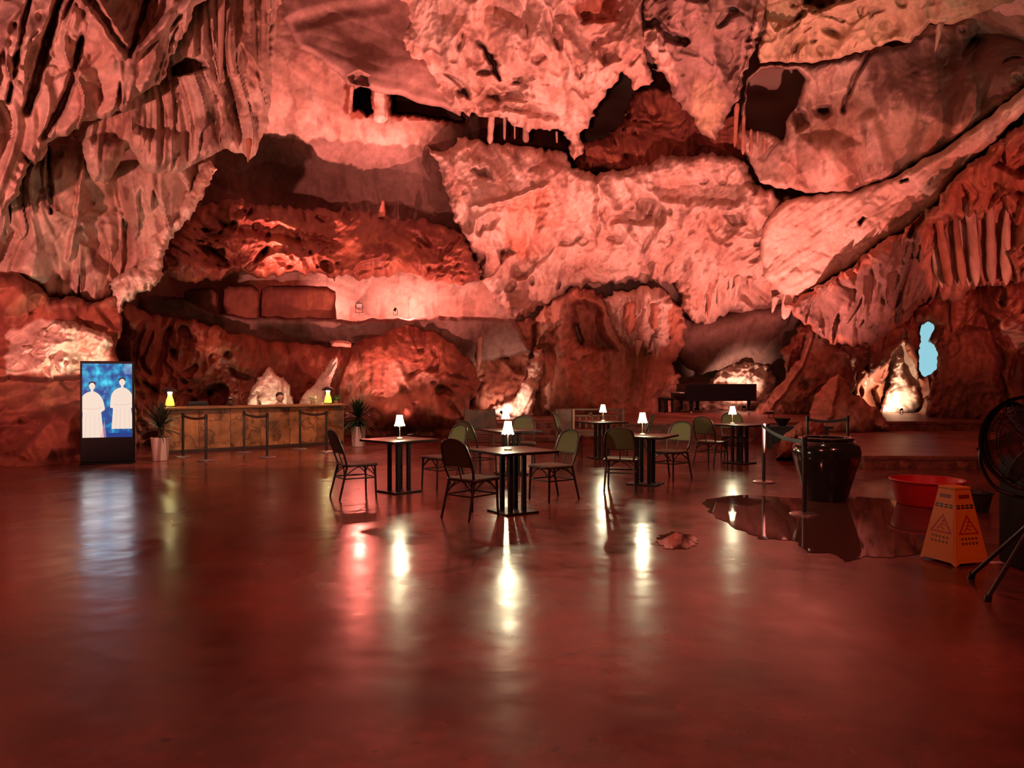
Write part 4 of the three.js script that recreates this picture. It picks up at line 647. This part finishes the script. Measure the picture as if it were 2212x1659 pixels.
  paint(bg, (x, y, z) => y > 0.975 || (z > 0.235 && y > 0.55) ? skin : shirt); paint(hg, (x, y, z) => z > 0.088 && Math.abs(y - 1.142) < 0.008 && Math.abs(Math.abs(x) - 0.034) < 0.014 ? [0.03, 0.02, 0.02] : z > 0.09 && Math.abs(y - 1.092) < 0.007 && Math.abs(x) < 0.024 ? [0.42, 0.16, 0.13] : skin);
  mesh('body', mergeGeometries([bg, hg]), mat(0xffffff, 0.6, { vertexColors: true }), pr);
  const hair = iso((x, y, z) => Math.max(sdf([[[0, 1.145, 0.005], [0, 1.195, 0.0], 0.090, 0.096]], 60)(x, y, z), -(y - 1.165 + Math.max(0, -z) * 1.5 - Math.max(0, z - 0.02) * 0.35)), [0, 1.16, 0], 0.16, 48);
  mesh('hair', hair, mat([0.012, 0.009, 0.008], 0.5), pr);
}
// pale crag, and a pale slab standing in for a light beam on the wall
{
  const t = rock('pale_crag', wallBack, { stone: 'cream', er: 14, eb: 0.35, back: 0.9, warp: 4, wl: 16, stain: 0.15, poly: [[528, 900], [540, 845], [552, 826], [566, 812], [576, 797], [584, 794], [592, 800], [597, 812], [612, 816], [626, 836], [632, 860], [632, 900]], depth: [[560, 880, 19.4], [590, 820, 19.7]], relief: [curtain(2.4, 0.16), lumps(2.5, 0.10)], step: 0.8, marks: [{ poly: [[553, 846], [562, 842], [566, 880], [556, 885]], h: -0.3, r: 4 }] });
  t.userData.label = 'brightly lit pale crag shaped like a cloaked figure behind the counter';
  rock('beam_patch_slab', wallBack, { stone: 'cream', er: 8, eb: 0.25, back: 0.7, warp: 3, wl: 16, stain: 0.2, poly: [[640, 900], [648, 872], [662, 842], [672, 838], [690, 818], [704, 800], [716, 778], [726, 768], [728, 790], [714, 830], [700, 862], [692, 900]], depth: [[660, 880, 19.6], [720, 780, 20.4]], relief: [curtain(2.0, 0.12, -0.6), lumps(2.6, 0.07)], step: 0.8, label: 'narrow pale slab standing in for a light beam on the wall behind the counter' });
}
// ------------------------------------------------------------------ boulders and lit rock on the stage
tag(rock('pointed_boulder', null, { stone: 'rust', er: 40, eb: 1.4, back: 1.2, warp: 6, wl: 30, step: 0.8, poly: [[1742, 960], [1746, 905], [1758, 862], [1775, 838], [1795, 816], [1812, 806], [1826, 822], [1842, 848], [1870, 866], [1905, 892], [1926, 920], [1920, 935], [1880, 950]], depth: [[1800, 830, 20.4], [1760, 920, 19.8], [1860, 920, 19.6]], relief: [crag(1.0, 0.3), curtain(0.9, 0.3, -0.4), lumps(3, 0.05)], marks: [{ line: [[1812, 806], [1800, 860], [1795, 900]], w: 10, h: 0.25, r: 9 }] }), 'tall pointed reddish boulder standing beside the stage terrace', 'boulder');
tag(rock('rough_boulder', null, { stone: 'clay', er: 22, eb: 0.7, back: 0.8, warp: 5, wl: 20, step: 0.8, poly: [[1676, 990], [1684, 958], [1702, 932], [1724, 914], [1748, 906], [1780, 915], [1790, 985]], depth: [[1720, 950, 14.8], [1760, 930, 15.0], [1700, 985, 14.5]], relief: [lumps(1.6, 0.18)] }), 'low rough red boulder behind the big glazed urn', 'boulder');
rock('lit_boulder', wallBack, { stone: 'cream', er: 30, eb: 1.0, back: 1.0, warp: 7, wl: 22, stain: 0.5, cf: 1.6, step: 0.8, poly: [[1500, 900], [1518, 850], [1540, 812], [1566, 788], [1600, 770], [1632, 776], [1662, 794], [1682, 828], [1690, 870], [1690, 900]], depth: [[1540, 850, 28.2], [1600, 790, 28.4], [1670, 850, 27.6]], relief: [lumps(1.4, 0.35), pits(1.8, 0.2)], label: 'brilliantly lit pale boulder behind the grand piano' });

// ------------------------------------------------------------------ grand piano
{
  const p = at(1545, 891, 26.4), PB = mat([0.004, 0.004, 0.005], 0.35, { specularIntensity: 0.5 });
  const t = thing('grand_piano', 'black grand piano on the stage in front of the lit boulder', 'piano', [p.x, 0.48, p.z], 0.06);
  const sh = new THREE.Shape(); sh.moveTo(-1.22, -0.75); sh.lineTo(1.0, -0.75); sh.quadraticCurveTo(1.26, -0.72, 1.24, -0.40); sh.quadraticCurveTo(1.20, 0.0, 0.75, 0.08); sh.quadraticCurveTo(0.15, 0.20, -0.05, 0.5); sh.quadraticCurveTo(-0.15, 0.75, -0.55, 0.75); sh.lineTo(-1.22, 0.75); sh.closePath();
  const ex = (h, y, b = 0.01) => new THREE.ExtrudeGeometry(sh, { depth: h, bevelEnabled: true, bevelSize: b, bevelThickness: b, bevelSegments: 2, curveSegments: 24 }).rotateX(-Math.PI / 2).translate(0, y, 0);
  mesh('case', ex(0.50, 0.42), PB, t); mesh('lid', ex(0.03, 0.94, 0.015), PB, t);
  const kb = mesh('keybed', box(0.30, 0.10, 1.36, -1.3, 0.62, 0, 0.01), PB, t); mesh('keys', box(0.16, 0.03, 1.22, -1.34, 0.685, 0, 0.004), mat([0.75, 0.72, 0.66], 0.3), kb);
  mesh('fallboard', box(0.03, 0.16, 1.3, -1.235, 0.76, 0, 0.008), PB, t);
  for (const [x, z] of [[-1.02, 0.6], [-1.02, -0.6], [1.02, 0.45]]) { const l = mesh('leg', lathe([[0, 0.07], [0.05, 0.07], [0.055, 0.3], [0.075, 0.44], [0, 0.44]], 8).translate(x, 0, z), PB, t); mesh('caster', cyl(0.035, 0.035, 0.03, 0, 0, 0, 16).rotateX(Math.PI / 2).translate(x, 0.036, z), BRASS, l); }
  const ly = mesh('pedal_lyre', G([box(0.05, 0.42, 0.05, -0.62, 0.3, -0.09, 0.01), box(0.05, 0.42, 0.05, -0.62, 0.3, 0.09, 0.01), box(0.10, 0.06, 0.3, -0.64, 0.11, 0, 0.01)]), PB, t);
  for (const z of [-0.08, 0, 0.08]) mesh('pedal', box(0.12, 0.012, 0.03, -0.72, 0.07, z, 0.004), BRASS, ly);
  const b = thing('piano_bench', 'black upholstered bench in front of the piano keys', 'bench', [p.x - 1.72, 0.48, p.z + 0.06], 0.06);
  mesh('seat', box(0.36, 0.09, 0.8, 0, 0.47, 0, 0.03), PB, b); for (const [x, z] of [[-0.13, -0.34], [0.13, -0.34], [-0.13, 0.34], [0.13, 0.34]]) mesh('leg', box(0.05, 0.43, 0.05, x, 0.215, z, 0.006), PB, b);
}
// dark partition left of the piano
{
  const p = at(1350, 895, 27.2), t = thing('screen_partition', 'dark wooden partition screen at the back of the stage left of the piano', 'partition', [p.x, 0.48, p.z]);
  const DK = mat([0.045, 0.022, 0.015], 0.5); for (let i = 0; i < 4; i++) mesh('panel', box(0.39, 0.86, 0.04, -0.6 + i * 0.4, 0.45, 0, 0.008), DK, t); for (const s of [-1, 1]) mesh('foot', box(0.06, 0.04, 0.4, s * 0.7, 0.02, 0, 0.006), DK, t); mesh('top_rail', box(1.64, 0.05, 0.06, 0, 0.9, 0, 0.008), DK, t);
}
// ------------------------------------------------------------------ wooden bench and high-backed armchair
{
  const RW = mat([0.30, 0.10, 0.055], 0.4, { map: floorTex });
  const p = at(1216, 822, 17.6), t = thing('wooden_bench', 'red wooden bench with a boxed end and rails in front of the steps', 'bench', [p.x, 0, -17.6]);
  mesh('end_panel', box(0.42, 0.93, 0.06, 0.02, 0.466, 0.24, 0.012), RW, t); mesh('end_panel', box(0.06, 0.93, 0.5, 1.36, 0.466, 0, 0.012), RW, t); mesh('end_post', box(0.05, 0.93, 0.05, 0.22, 0.466, 0.30, 0.008), mat([0.52, 0.26, 0.16], 0.4), t);
  mesh('top_rail', box(1.4, 0.05, 0.07, 0.68, 0.905, -0.2, 0.012), RW, t); mesh('middle_rail', box(1.4, 0.05, 0.05, 0.68, 0.76, -0.2, 0.012), RW, t);
  for (let i = 0; i < 9; i++) mesh('slat', box(0.05, 0.28, 0.022, 0.12 + i * 0.145, 0.61, -0.2, 0.005), RW, t);
  mesh('seat', box(1.36, 0.05, 0.46, 0.68, 0.43, 0.02, 0.012), RW, t); mesh('apron', box(1.3, 0.1, 0.03, 0.68, 0.36, 0.22, 0.006), RW, t);
  const q = at(1034, 822, 16.8), a = thing('armchair', 'high-backed red wooden armchair behind the foremost chairs', 'chair', [q.x, 0, -16.8], 0.15);
  mesh('backrest', new THREE.ExtrudeGeometry(new THREE.Shape([[-0.33, 0.50], [0.38, 0.50], [0.32, 0.96], [0, 0.93], [-0.33, 0.95]].map(v => new THREE.Vector2(...v))), { depth: 0.05, bevelEnabled: true, bevelSize: 0.012, bevelThickness: 0.012, bevelSegments: 2 }).translate(0, 0, 0.2), RW, a);
  mesh('seat', box(0.62, 0.07, 0.56, 0, 0.42, -0.08, 0.02), RW, a); for (const [x, z] of [[-0.3, -0.32], [0.3, -0.32], [-0.3, 0.22], [0.3, 0.22]]) mesh('leg', box(0.055, z > 0 ? 0.5 : 0.40, 0.055, x, z > 0 ? 0.25 : 0.2, z, 0.008), RW, a);
  for (const s of [-1, 1]) mesh('armrest', G([box(0.06, 0.04, 0.56, s * 0.31, 0.64, -0.08, 0.012), box(0.045, 0.22, 0.045, s * 0.31, 0.52, -0.32, 0.008)]), RW, a);
}
// ------------------------------------------------------------------ belt posts
const POST = mat([0.10, 0.085, 0.08], 0.32, { metalness: 0.8 }), POSTBASE = mat([0.32, 0.26, 0.24], 0.3, { metalness: 0.8 });
function makePost() {
  const t = thing('belt_post', 'x', 'post');
  mesh('base', lathe([[0, 0], [0.17, 0], [0.17, 0.012], [0.14, 0.024], [0.04, 0.034], [0, 0.034]], 32), POSTBASE, t);
  mesh('pole', cyl(0.026, 0.026, 0.80, 0, 0.43, 0, 18), POST, t);
  mesh('head', cyl(0.032, 0.032, 0.10, 0, 0.86, 0, 18), mat([0.015, 0.015, 0.015], 0.5), t); mesh('cap', cyl(0.020, 0.033, 0.014, 0, 0.917, 0, 18), POST, t);
  return t;
}
const post0 = makePost(); let postUsed = false; const posts = [];
for (const [px, d, l, g] of [[395, 15.75, 'far belt post of the pair beside the spiky palm', 1], [445, 15.05, 'near belt post of the pair beside the spiky palm', 1], [527, 16.7, 'far belt post of the pair at the middle of the counter', 1], [577, 15.7, 'near belt post of the pair at the middle of the counter', 1], [648, 17.55, 'far belt post of the pair beside the dark green plant', 1], [705, 16.9, 'near belt post of the pair before the counter end lamp', 1], [1650, 11.85, 'belt post with a bright round base between the tables and the urn', 2], [1738, 8.98, 'belt post standing in the large puddle before the urn', 2], [1744, 14.3, 'belt post behind the urn beside the rough boulder', 2], [1831, 14.35, 'belt post behind the urn towards the terrace step', 2]]) {
  const p = V((px - CX) / F * d, 0, -d), gr = g === 1 ? 'belt posts along the counter' : 'belt posts round the urn'; posts.push(p);
  if (postUsed) dup(post0, p, 0, l, gr); else { postUsed = true; post0.position.copy(p); tag(post0, l, 'post', gr); }
}
const BELT = mat([0.045, 0.02, 0.018], 0.7), TEAL = mat([0.05, 0.10, 0.11], 0.7);
for (const [a, b, m, l] of [[0, 1, BELT, 'dark belt between the two posts beside the spiky palm'], [2, 3, BELT, 'dark belt between the two posts at the middle of the counter'], [4, 5, BELT, 'dark belt between the two posts at the counter end lamp'], [6, 7, TEAL, 'teal belt sagging from the slim post to the post in the puddle'], [8, 9, TEAL, 'teal belt between the two posts behind the urn']]) {
  const A = posts[a], B = posts[b], n = 16, pos = [], idx = [], dir = B.clone().sub(A), nrm = V(-dir.z, 0, dir.x).normalize().multiplyScalar(0.002), e = 0.034 / dir.length();
  for (let i = 0; i <= n; i++) { const s = e + (1 - 2 * e) * i / n, p = A.clone().addScaledVector(dir, s), y = 0.86 - 0.05 * (1 - (2 * s - 1) ** 2); for (const [dy, k] of [[0.025, 1], [-0.025, 1], [-0.025, -1], [0.025, -1]]) pos.push(p.x + nrm.x * k, y + dy, p.z + nrm.z * k); if (i < n) for (let k = 0; k < 4; k++) { const u = i * 4 + k, v = i * 4 + (k + 1) % 4; idx.push(u, v, u + 4, v, v + 4, u + 4); } }
  const g = new THREE.BufferGeometry(); g.setAttribute('position', new THREE.Float32BufferAttribute(pos, 3)); g.setIndex(idx); g.computeVertexNormals();
  tag(mesh('belt', g, m), l, 'belt');
}
// ------------------------------------------------------------------ potted plants
function leafStrip(len, w, droop, az, el, y0) {
  const n = 6, pos = [], idx = [];
  for (let i = 0; i <= n; i++) { const s = i / n, e = el - droop * s * s, r = len * s, ww = w * Math.sin(Math.PI * Math.min(1, 0.12 + s * 0.88)) + 0.002, x = Math.cos(el) * r * (1 - 0.15 * s * droop), y = y0 + Math.sin(el) * r - droop * 0.5 * len * s * s; for (const k of [-1, 0, 1]) pos.push(Math.cos(az) * x - Math.sin(az) * ww * k, y + (k ? 0.18 * ww : 0), Math.sin(az) * x + Math.cos(az) * ww * k); if (i < n) for (const k of [0, 1]) { const a = i * 3 + k; idx.push(a, a + 1, a + 3, a + 1, a + 4, a + 3); } }
  const g = new THREE.BufferGeometry(); g.setAttribute('position', new THREE.Float32BufferAttribute(pos, 3)); g.setIndex(idx); g.computeVertexNormals(); return g;
}
function palm(label, p, pot, n, len, el0, el1, droop, leafCol, ph, pr, trunk) {
  const t = thing('potted_palm', label, 'plant', p);
  const pm = mesh('pot', lathe([[0, 0], [pr * 0.78, 0], [pr * 0.8, 0.01], [pr, ph - 0.02], [pr * 1.02, ph], [pr * 0.92, ph], [pr * 0.9, ph - 0.05], [0, ph - 0.05]], 32), mat(pot, 0.55), t);
  mesh('soil', cyl(pr * 0.88, pr * 0.88, 0.02, 0, ph - 0.04, 0, 24), mat([0.03, 0.02, 0.015], 0.95), pm);
  mesh('stem', G([bar([0, ph - 0.05, 0], [0.01, ph + trunk, 0], 0.045, 0.035), bar([0.03, ph - 0.05, 0.02], [0.06, ph + trunk * 0.7, 0.03], 0.03, 0.025)]), mat([0.07, 0.05, 0.035], 0.9), t);
  const LM = mat(leafCol, 0.5, { side: THREE.DoubleSide });
  for (let i = 0; i < n; i++) { const k = i / n; mesh('leaf', leafStrip(len * rr(0.75, 1.1), 0.018, droop * rr(0.5, 1.3), i * 2.39996 + rr(-0.2, 0.2), el0 + (el1 - el0) * k, ph + trunk * (0.55 + 0.45 * k)), LM, t); }
}
palm('spiky palm with long drooping leaves in a pale pot beside the display', onFloor(346, 995), [0.62, 0.52, 0.44], 110, 0.64, -0.05, 1.5, 0.6, [0.03, 0.042, 0.018], 0.46, 0.175, 0.26);
palm('dense dark green plant in a pale pot at the counter end', V((774 - CX) / F * 18.3, 0, -18.3), [0.62, 0.50, 0.44], 190, 0.54, -0.6, 1.5, 0.35, [0.02, 0.05, 0.018], 0.48, 0.18, 0.26);

// ------------------------------------------------------------------ display totem
{
  const p = onFloor(233, 1001), t = thing('display_totem', 'tall black display screen showing two figures in pale robes on blue', 'display', [p.x, 0, p.z], 0.30);
  const W = 0.93, H = 1.95, PL = mat([0.004, 0.004, 0.005], 0.5, { specularIntensity: 0.25 });
  mesh('body', box(W, H - 0.03, 0.09, 0, H / 2 + 0.015, 0, 0.012), PL, t); mesh('base', box(W * 0.98, 0.03, 0.34, 0, 0.015, 0, 0.008), PL, t);
  const c = document.createElement('canvas'); c.width = 512; c.height = 840; const g = c.getContext('2d');
  const bgd = [[0, '#2f7fc0'], [0.25, '#1466a8'], [0.5, '#0f5fa0'], [0.75, '#0a3f86'], [1, '#08337a']];
  for (let y = 0; y < 840; y += 12) for (let x = 0; x < 512; x += 12) { const n = fbm(x * 0.012, y * 0.010, 3, 4), k = Math.min(1, Math.max(0, 0.45 + n * 1.5 - y / 2100)); g.fillStyle = `rgb(${Math.round(8 + 60 * k * k)},${Math.round(70 + 150 * k)},${Math.round(140 + 105 * k)})`; g.fillRect(x, y, 13, 13); }
  g.fillStyle = '#7fb4d8'; for (let i = 0; i < 26; i++) { g.globalAlpha = 0.25; g.beginPath(); g.ellipse(190 + 150 * rnd(), 190 + 200 * rnd(), 6 + 16 * rnd(), 4 + 9 * rnd(), rnd() * 3, 0, 7); g.fill(); } g.globalAlpha = 1;
  g.fillStyle = '#0b3a84'; g.fillRect(0, 790, 512, 50); g.fillStyle = '#b9a8c4'; g.globalAlpha = 0.5; g.fillRect(430, 0, 82, 120); g.globalAlpha = 1;
  function figure(x, top, s, feet) {                         // a plain robed figure, no features
    g.fillStyle = '#0a1020'; g.beginPath(); g.ellipse(x, top + 24 * s, 36 * s, 26 * s, 0, 0, 7); g.fill();
    g.fillStyle = '#efd9c8'; g.beginPath(); g.ellipse(x, top + 52 * s, 31 * s, 40 * s, 0, 0, 7); g.fill(); g.fillRect(x - 14 * s, top + 84 * s, 28 * s, 40 * s);
    g.beginPath(); g.moveTo(x - 20 * s, top + 112 * s); g.quadraticCurveTo(x - 100 * s, top + 130 * s, x - 118 * s, top + 220 * s); g.lineTo(x - 128 * s, top + 340 * s); g.lineTo(x - 96 * s, top + 350 * s); g.lineTo(x - 112 * s, feet); g.lineTo(x + 120 * s, feet); g.lineTo(x + 92 * s, top + 350 * s); g.lineTo(x + 130 * s, top + 320 * s); g.quadraticCurveTo(x + 120 * s, top + 150 * s, x + 20 * s, top + 112 * s); g.closePath(); g.fill();
    g.strokeStyle = '#d9b9a8'; g.lineWidth = 5; g.beginPath(); g.moveTo(x - 90 * s, top + 300 * s); g.quadraticCurveTo(x, top + 330 * s, x + 100 * s, top + 290 * s); g.stroke(); g.lineWidth = 3; for (const k of [-60, -20, 25, 70]) { g.beginPath(); g.moveTo(x + k * s, top + 360 * s); g.lineTo(x + k * 1.15 * s, feet - 6); g.stroke(); }
    g.strokeStyle = '#e9cfc0'; g.beginPath(); g.moveTo(x - 20 * s, top + 130 * s); g.lineTo(x + 8 * s, top + 230 * s); g.lineTo(x + 30 * s, top + 130 * s); g.stroke();
  }
  figure(100, 205, 1.0, 840); figure(410, 160, 1.0, 745); g.fillStyle = '#e8a0a0'; g.globalAlpha = 0.6; g.beginPath(); g.moveTo(185, 840); g.lineTo(225, 640); g.lineTo(245, 840); g.fill(); g.globalAlpha = 1;
  const tex = new THREE.CanvasTexture(c); tex.colorSpace = THREE.SRGBColorSpace;
  const sg = new THREE.BoxGeometry(W - 0.08, 1.40, 0.006); mesh('screen', sg.translate(0, H - 0.05 - 0.70, 0.046), mat([0.02, 0.02, 0.02], 0.25, { specularIntensity: 0.1, emissive: new THREE.Color(1, 1, 1), emissiveMap: tex, emissiveIntensity: 1.05 }), t).userData.label = 'glowing screen picture';
  const R = new THREE.RectAreaLight(new THREE.Color(0.75, 0.85, 1), 1.0, W - 0.1, 1.38); R.position.set(0, H - 0.75, 0.055); R.rotation.y = Math.PI; R.name = 'screen_glow'; t.add(R);
}
// ------------------------------------------------------------------ urn, tubs, bowl
{
  const p = V((1785 - CX) / F * 10.1, 0, -10.1), t = thing('glazed_urn', 'big dark glazed water urn with a wide rim standing by the puddle', 'urn', p);
  const GZ = mat([0.012, 0.016, 0.014], 0.16, { clearcoat: 1, clearcoatRoughness: 0.08 });
  mesh('body', lathe([[0, 0.0], [0.25, 0.0], [0.265, 0.02], [0.30, 0.16], [0.36, 0.36], [0.415, 0.54], [0.43, 0.64], [0.41, 0.72], [0.355, 0.775], [0.325, 0.80], [0.315, 0.80], [0.34, 0.765], [0.395, 0.70], [0.41, 0.62], [0.34, 0.3], [0.26, 0.04], [0, 0.035]], 56), GZ, t);
  mesh('rim', new THREE.TorusGeometry(0.322, 0.022, 12, 56).rotateX(Math.PI / 2).translate(0, 0.812, 0), GZ, t);
  mesh('water', cyl(0.385, 0.385, 0.004, 0, 0.70, 0, 48), WATER, t);
  const q = V((2003 - CX) / F * 9.75, 0, -9.75), r = thing('plastic_tub', 'wide red plastic washtub beside the puddle', 'tub', q), RP = mat([0.55, 0.012, 0.012], 0.4);
  mesh('body', lathe([[0, 0], [0.335, 0], [0.35, 0.015], [0.40, 0.20], [0.425, 0.31], [0.415, 0.31], [0.39, 0.20], [0.335, 0.02], [0, 0.016]], 56), RP, r);
  mesh('rim', new THREE.TorusGeometry(0.432, 0.014, 10, 64).rotateX(Math.PI / 2).translate(0, 0.312, 0), RP, r);
  const b = thing('plastic_bucket', 'small black plastic bucket between the washtub and the fan', 'bucket', V((2112 - CX) / F * 9.25, 0, -9.25)), BP = mat([0.015, 0.016, 0.018], 0.4);
  mesh('body', lathe([[0, 0], [0.115, 0], [0.12, 0.01], [0.165, 0.225], [0.158, 0.225], [0.11, 0.02], [0, 0.014]], 40), BP, b); mesh('rim', new THREE.TorusGeometry(0.168, 0.009, 8, 48).rotateX(Math.PI / 2).translate(0, 0.226, 0), BP, b);
  // dark bench shape standing in for the shaded stage corner, with a bowl
  const k = thing('corner_shade_bench', 'low dark teal bench shape standing in for the shaded stage corner', 'bench', V((1722 - CX) / F * 17.8, 0, -17.8), -0.12), DT = mat([0.02, 0.045, 0.05], 0.5);
  mesh('top', box(1.5, 0.06, 0.5, 0, 0.50, 0, 0.012), DT, k); for (const s of [-1, 1]) mesh('leg_panel', box(0.06, 0.47, 0.42, s * 0.62, 0.236, 0, 0.01), DT, k); mesh('front_board', box(1.2, 0.3, 0.03, 0, 0.30, 0.17, 0.006), DT, k);
  const bw = thing('dark_bowl', 'dark bowl resting on the low teal bench shape', 'bowl', V((1690 - CX) / F * 17.8, 0.53, -17.8)); mesh('body', lathe([[0, 0], [0.08, 0], [0.09, 0.02], [0.19, 0.17], [0.18, 0.17], [0.08, 0.035], [0, 0.03]], 36), BP, bw); mesh('rim', new THREE.TorusGeometry(0.188, 0.008, 8, 40).rotateX(Math.PI / 2).translate(0, 0.17, 0), BP, bw);
}
// ------------------------------------------------------------------ folding floor sign
{
  const p = onFloor(2062, 1212), t = thing('floor_sign', 'orange four-sided wet-floor sign with dark printed marks', 'sign', [p.x, 0, p.z], -1.27);
  const c = document.createElement('canvas'); c.width = 256; c.height = 512; const g = c.getContext('2d'); g.fillStyle = '#d07818'; g.fillRect(0, 0, 256, 512);
  g.fillStyle = '#7a1a10'; g.fillRect(86, 28, 84, 30); g.fillStyle = '#201008'; for (let i = 0; i < 4; i++) { g.fillRect(62 + i * 34, 104, 26, 12); g.fillRect(62 + i * 34, 122, 26, 12); }
  g.strokeStyle = '#a01c10'; g.lineWidth = 12; g.beginPath(); g.moveTo(128, 190); g.lineTo(200, 320); g.lineTo(56, 320); g.closePath(); g.stroke(); g.fillStyle = '#a01c10'; g.beginPath(); g.arc(134, 235, 10, 0, 7); g.fill(); g.lineWidth = 9; g.beginPath(); g.moveTo(130, 250); g.lineTo(118, 280); g.lineTo(150, 300); g.moveTo(118, 280); g.lineTo(96, 302); g.moveTo(128, 258); g.lineTo(154, 268); g.stroke();
  g.fillStyle = '#201008'; for (const y of [350, 385]) for (let i = 0; i < 5; i++) { g.fillRect(62 + i * 27, y, 18, 7); g.fillRect(66 + i * 27, y + 10, 14, 7); }
  const tex = new THREE.CanvasTexture(c); tex.colorSpace = THREE.SRGBColorSpace;
  const ORG = mat([0.62, 0.19, 0.015], 0.5), H = 0.64, wb = 0.19, wt = 0.085, tl = Math.atan((wb - wt) / H);
  for (let k = 0; k < 4; k++) {
    const put = gg => gg.rotateX(-tl).translate(0, 0.002, wb).rotateY(k * Math.PI / 2), L = H / Math.cos(tl);
    const pn = mesh('panel', put(new THREE.ExtrudeGeometry(new THREE.Shape([[-wb + 0.006, 0], [-wb * 0.7, 0.025], [wb * 0.7, 0.025], [wb - 0.006, 0], [wt - 0.004, L], [-wt + 0.004, L]].map(v => new THREE.Vector2(...v))), { depth: 0.008, bevelEnabled: true, bevelSize: 0.003, bevelThickness: 0.002, bevelSegments: 1 }).translate(0, 0, -0.010)), ORG, t);
    const pg = new THREE.ShapeGeometry(new THREE.Shape([[-wb * 0.85, 0.05], [wb * 0.85, 0.05], [wt * 0.9, L - 0.03], [-wt * 0.9, L - 0.03]].map(v => new THREE.Vector2(...v)))), uv = pg.attributes.uv, P = pg.attributes.position;
    for (let i = 0; i < uv.count; i++) uv.setXY(i, 0.5 + P.getX(i) / 0.36, (P.getY(i) - 0.05) / 0.58);
    mesh('print', put(pg.translate(0, 0, 0.0018)), mat(0xffffff, 0.5, { map: tex }), pn);
  }
  mesh('top_cap', box(0.18, 0.025, 0.18, 0, H + 0.006, 0, 0.008), ORG, t);
  tag(mesh('paper_scrap', box(0.12, 0.004, 0.07, 0, 0.003, 0, 0.001), mat([0.7, 0.55, 0.5], 0.8)), 'small pale scrap of paper on the floor under the fan legs', 'paper').position.copy(onFloor(2152, 1216));
}
// ------------------------------------------------------------------ speaker cabinet and tripod fan at the right edge
{
  const t = thing('speaker_cabinet', 'black speaker cabinet on the floor behind the tripod fan', 'speaker', V((2312 - CX) / F * 6.3, 0, -6.45), -0.12), BK = mat([0.006, 0.0055, 0.0055], 0.7, { specularIntensity: 0.3 });
  mesh('cabinet', box(0.72, 0.92, 0.42, 0, 0.465, 0, 0.015), BK, t); mesh('grille', box(0.64, 0.80, 0.02, 0, 0.47, 0.212, 0.006), mat([0.004, 0.004, 0.004], 0.9, { specularIntensity: 0.2 }), t);
  const f = thing('tripod_fan', 'large black drum fan with round guard on a tripod before the speaker', 'fan', V((2240 - CX) / F * 5.35, 0, -5.35), -0.55), FM = mat([0.014, 0.012, 0.012], 0.35), R = 0.335, hub = V(0, 1.14, 0);
  const rot = g => g.rotateY(-0.35).translate(...hub.toArray());
  const guard = mesh('guard', G([...[0.14, 0.21, 0.28, R].flatMap(r => [-1, 1].map(s => rot(new THREE.TorusGeometry(r, 0.0035, 6, 56).translate(0, 0, s * (0.10 - 0.05 * (r / R) ** 2))))), rot(new THREE.TorusGeometry(R, 0.012, 8, 64))]), FM, f);
  mesh('guard_wires', G(Array.from({ length: 28 }, (_, i) => [-1, 1].map(s => rot(tube([[0.05, 0, s * 0.105], [0.2, 0, s * 0.095], [0.3, 0, s * 0.07], [R, 0, s * 0.01]], 0.0022, 4, 8).rotateZ(i * Math.PI / 14)))).flat()), FM, guard).userData.kind = 'stuff';
  for (let i = 0; i < 3; i++) { const g = new THREE.SphereGeometry(1, 14, 8).scale(0.14, 0.075, 0.012).translate(0.19, 0, 0).rotateX(0.5).rotateZ(i * 2.0944); mesh('blade', rot(g), mat([0.03, 0.028, 0.028], 0.4), f); }
  mesh('drum', rot(new THREE.CylinderGeometry(R + 0.006, R + 0.006, 0.17, 56, 1, true).rotateX(Math.PI / 2)), mat([0.014, 0.012, 0.012], 0.35, { side: THREE.DoubleSide }), f);
  mesh('motor', rot(cyl(0.085, 0.10, 0.2, 0, 0, 0, 28).rotateX(Math.PI / 2).translate(0, 0, -0.14)), FM, f); mesh('hub_cap', rot(new THREE.SphereGeometry(0.05, 18, 12).scale(1, 1, 0.5).translate(0, 0, 0.105)), mat([0.25, 0.24, 0.24], 0.15, { metalness: 0.9 }), f);
  mesh('yoke', G([rot(tube([[-R - 0.02, 0, -0.02], [-R - 0.02, -0.2, -0.02], [-0.2, -R - 0.04, -0.02], [0.2, -R - 0.04, -0.02], [R + 0.02, -0.2, -0.02], [R + 0.02, 0, -0.02]], 0.014, 8, 40)), bar([0, 0.76, 0], [0, 0.72, 0], 0.03)]), FM, f);
  mesh('pole', cyl(0.024, 0.024, 0.56, 0, 0.50, 0, 16), FM, f); mesh('collar', cyl(0.04, 0.045, 0.07, 0, 0.62, 0, 18), FM, f);
  const foot = [onFloor(2098, 1250), onFloor(2134, 1300), V(4.3, 0, -5.5)];
  for (const P of foot) { const q = P.clone().sub(f.position).applyAxisAngle(V(0, 1, 0), 0.55); const l = mesh('leg', bar([0, 0.62, 0], [q.x, 0.02, q.z], 0.017, 0.015), mat([0.05, 0.04, 0.038], 0.4, { metalness: 0.5 }), f); mesh('rubber_foot', bar([q.x, 0.0, q.z], [q.x * 0.97, 0.045, q.z * 0.97], 0.026, 0.024), FM, l); }
}
renderer.render(scene, camera);
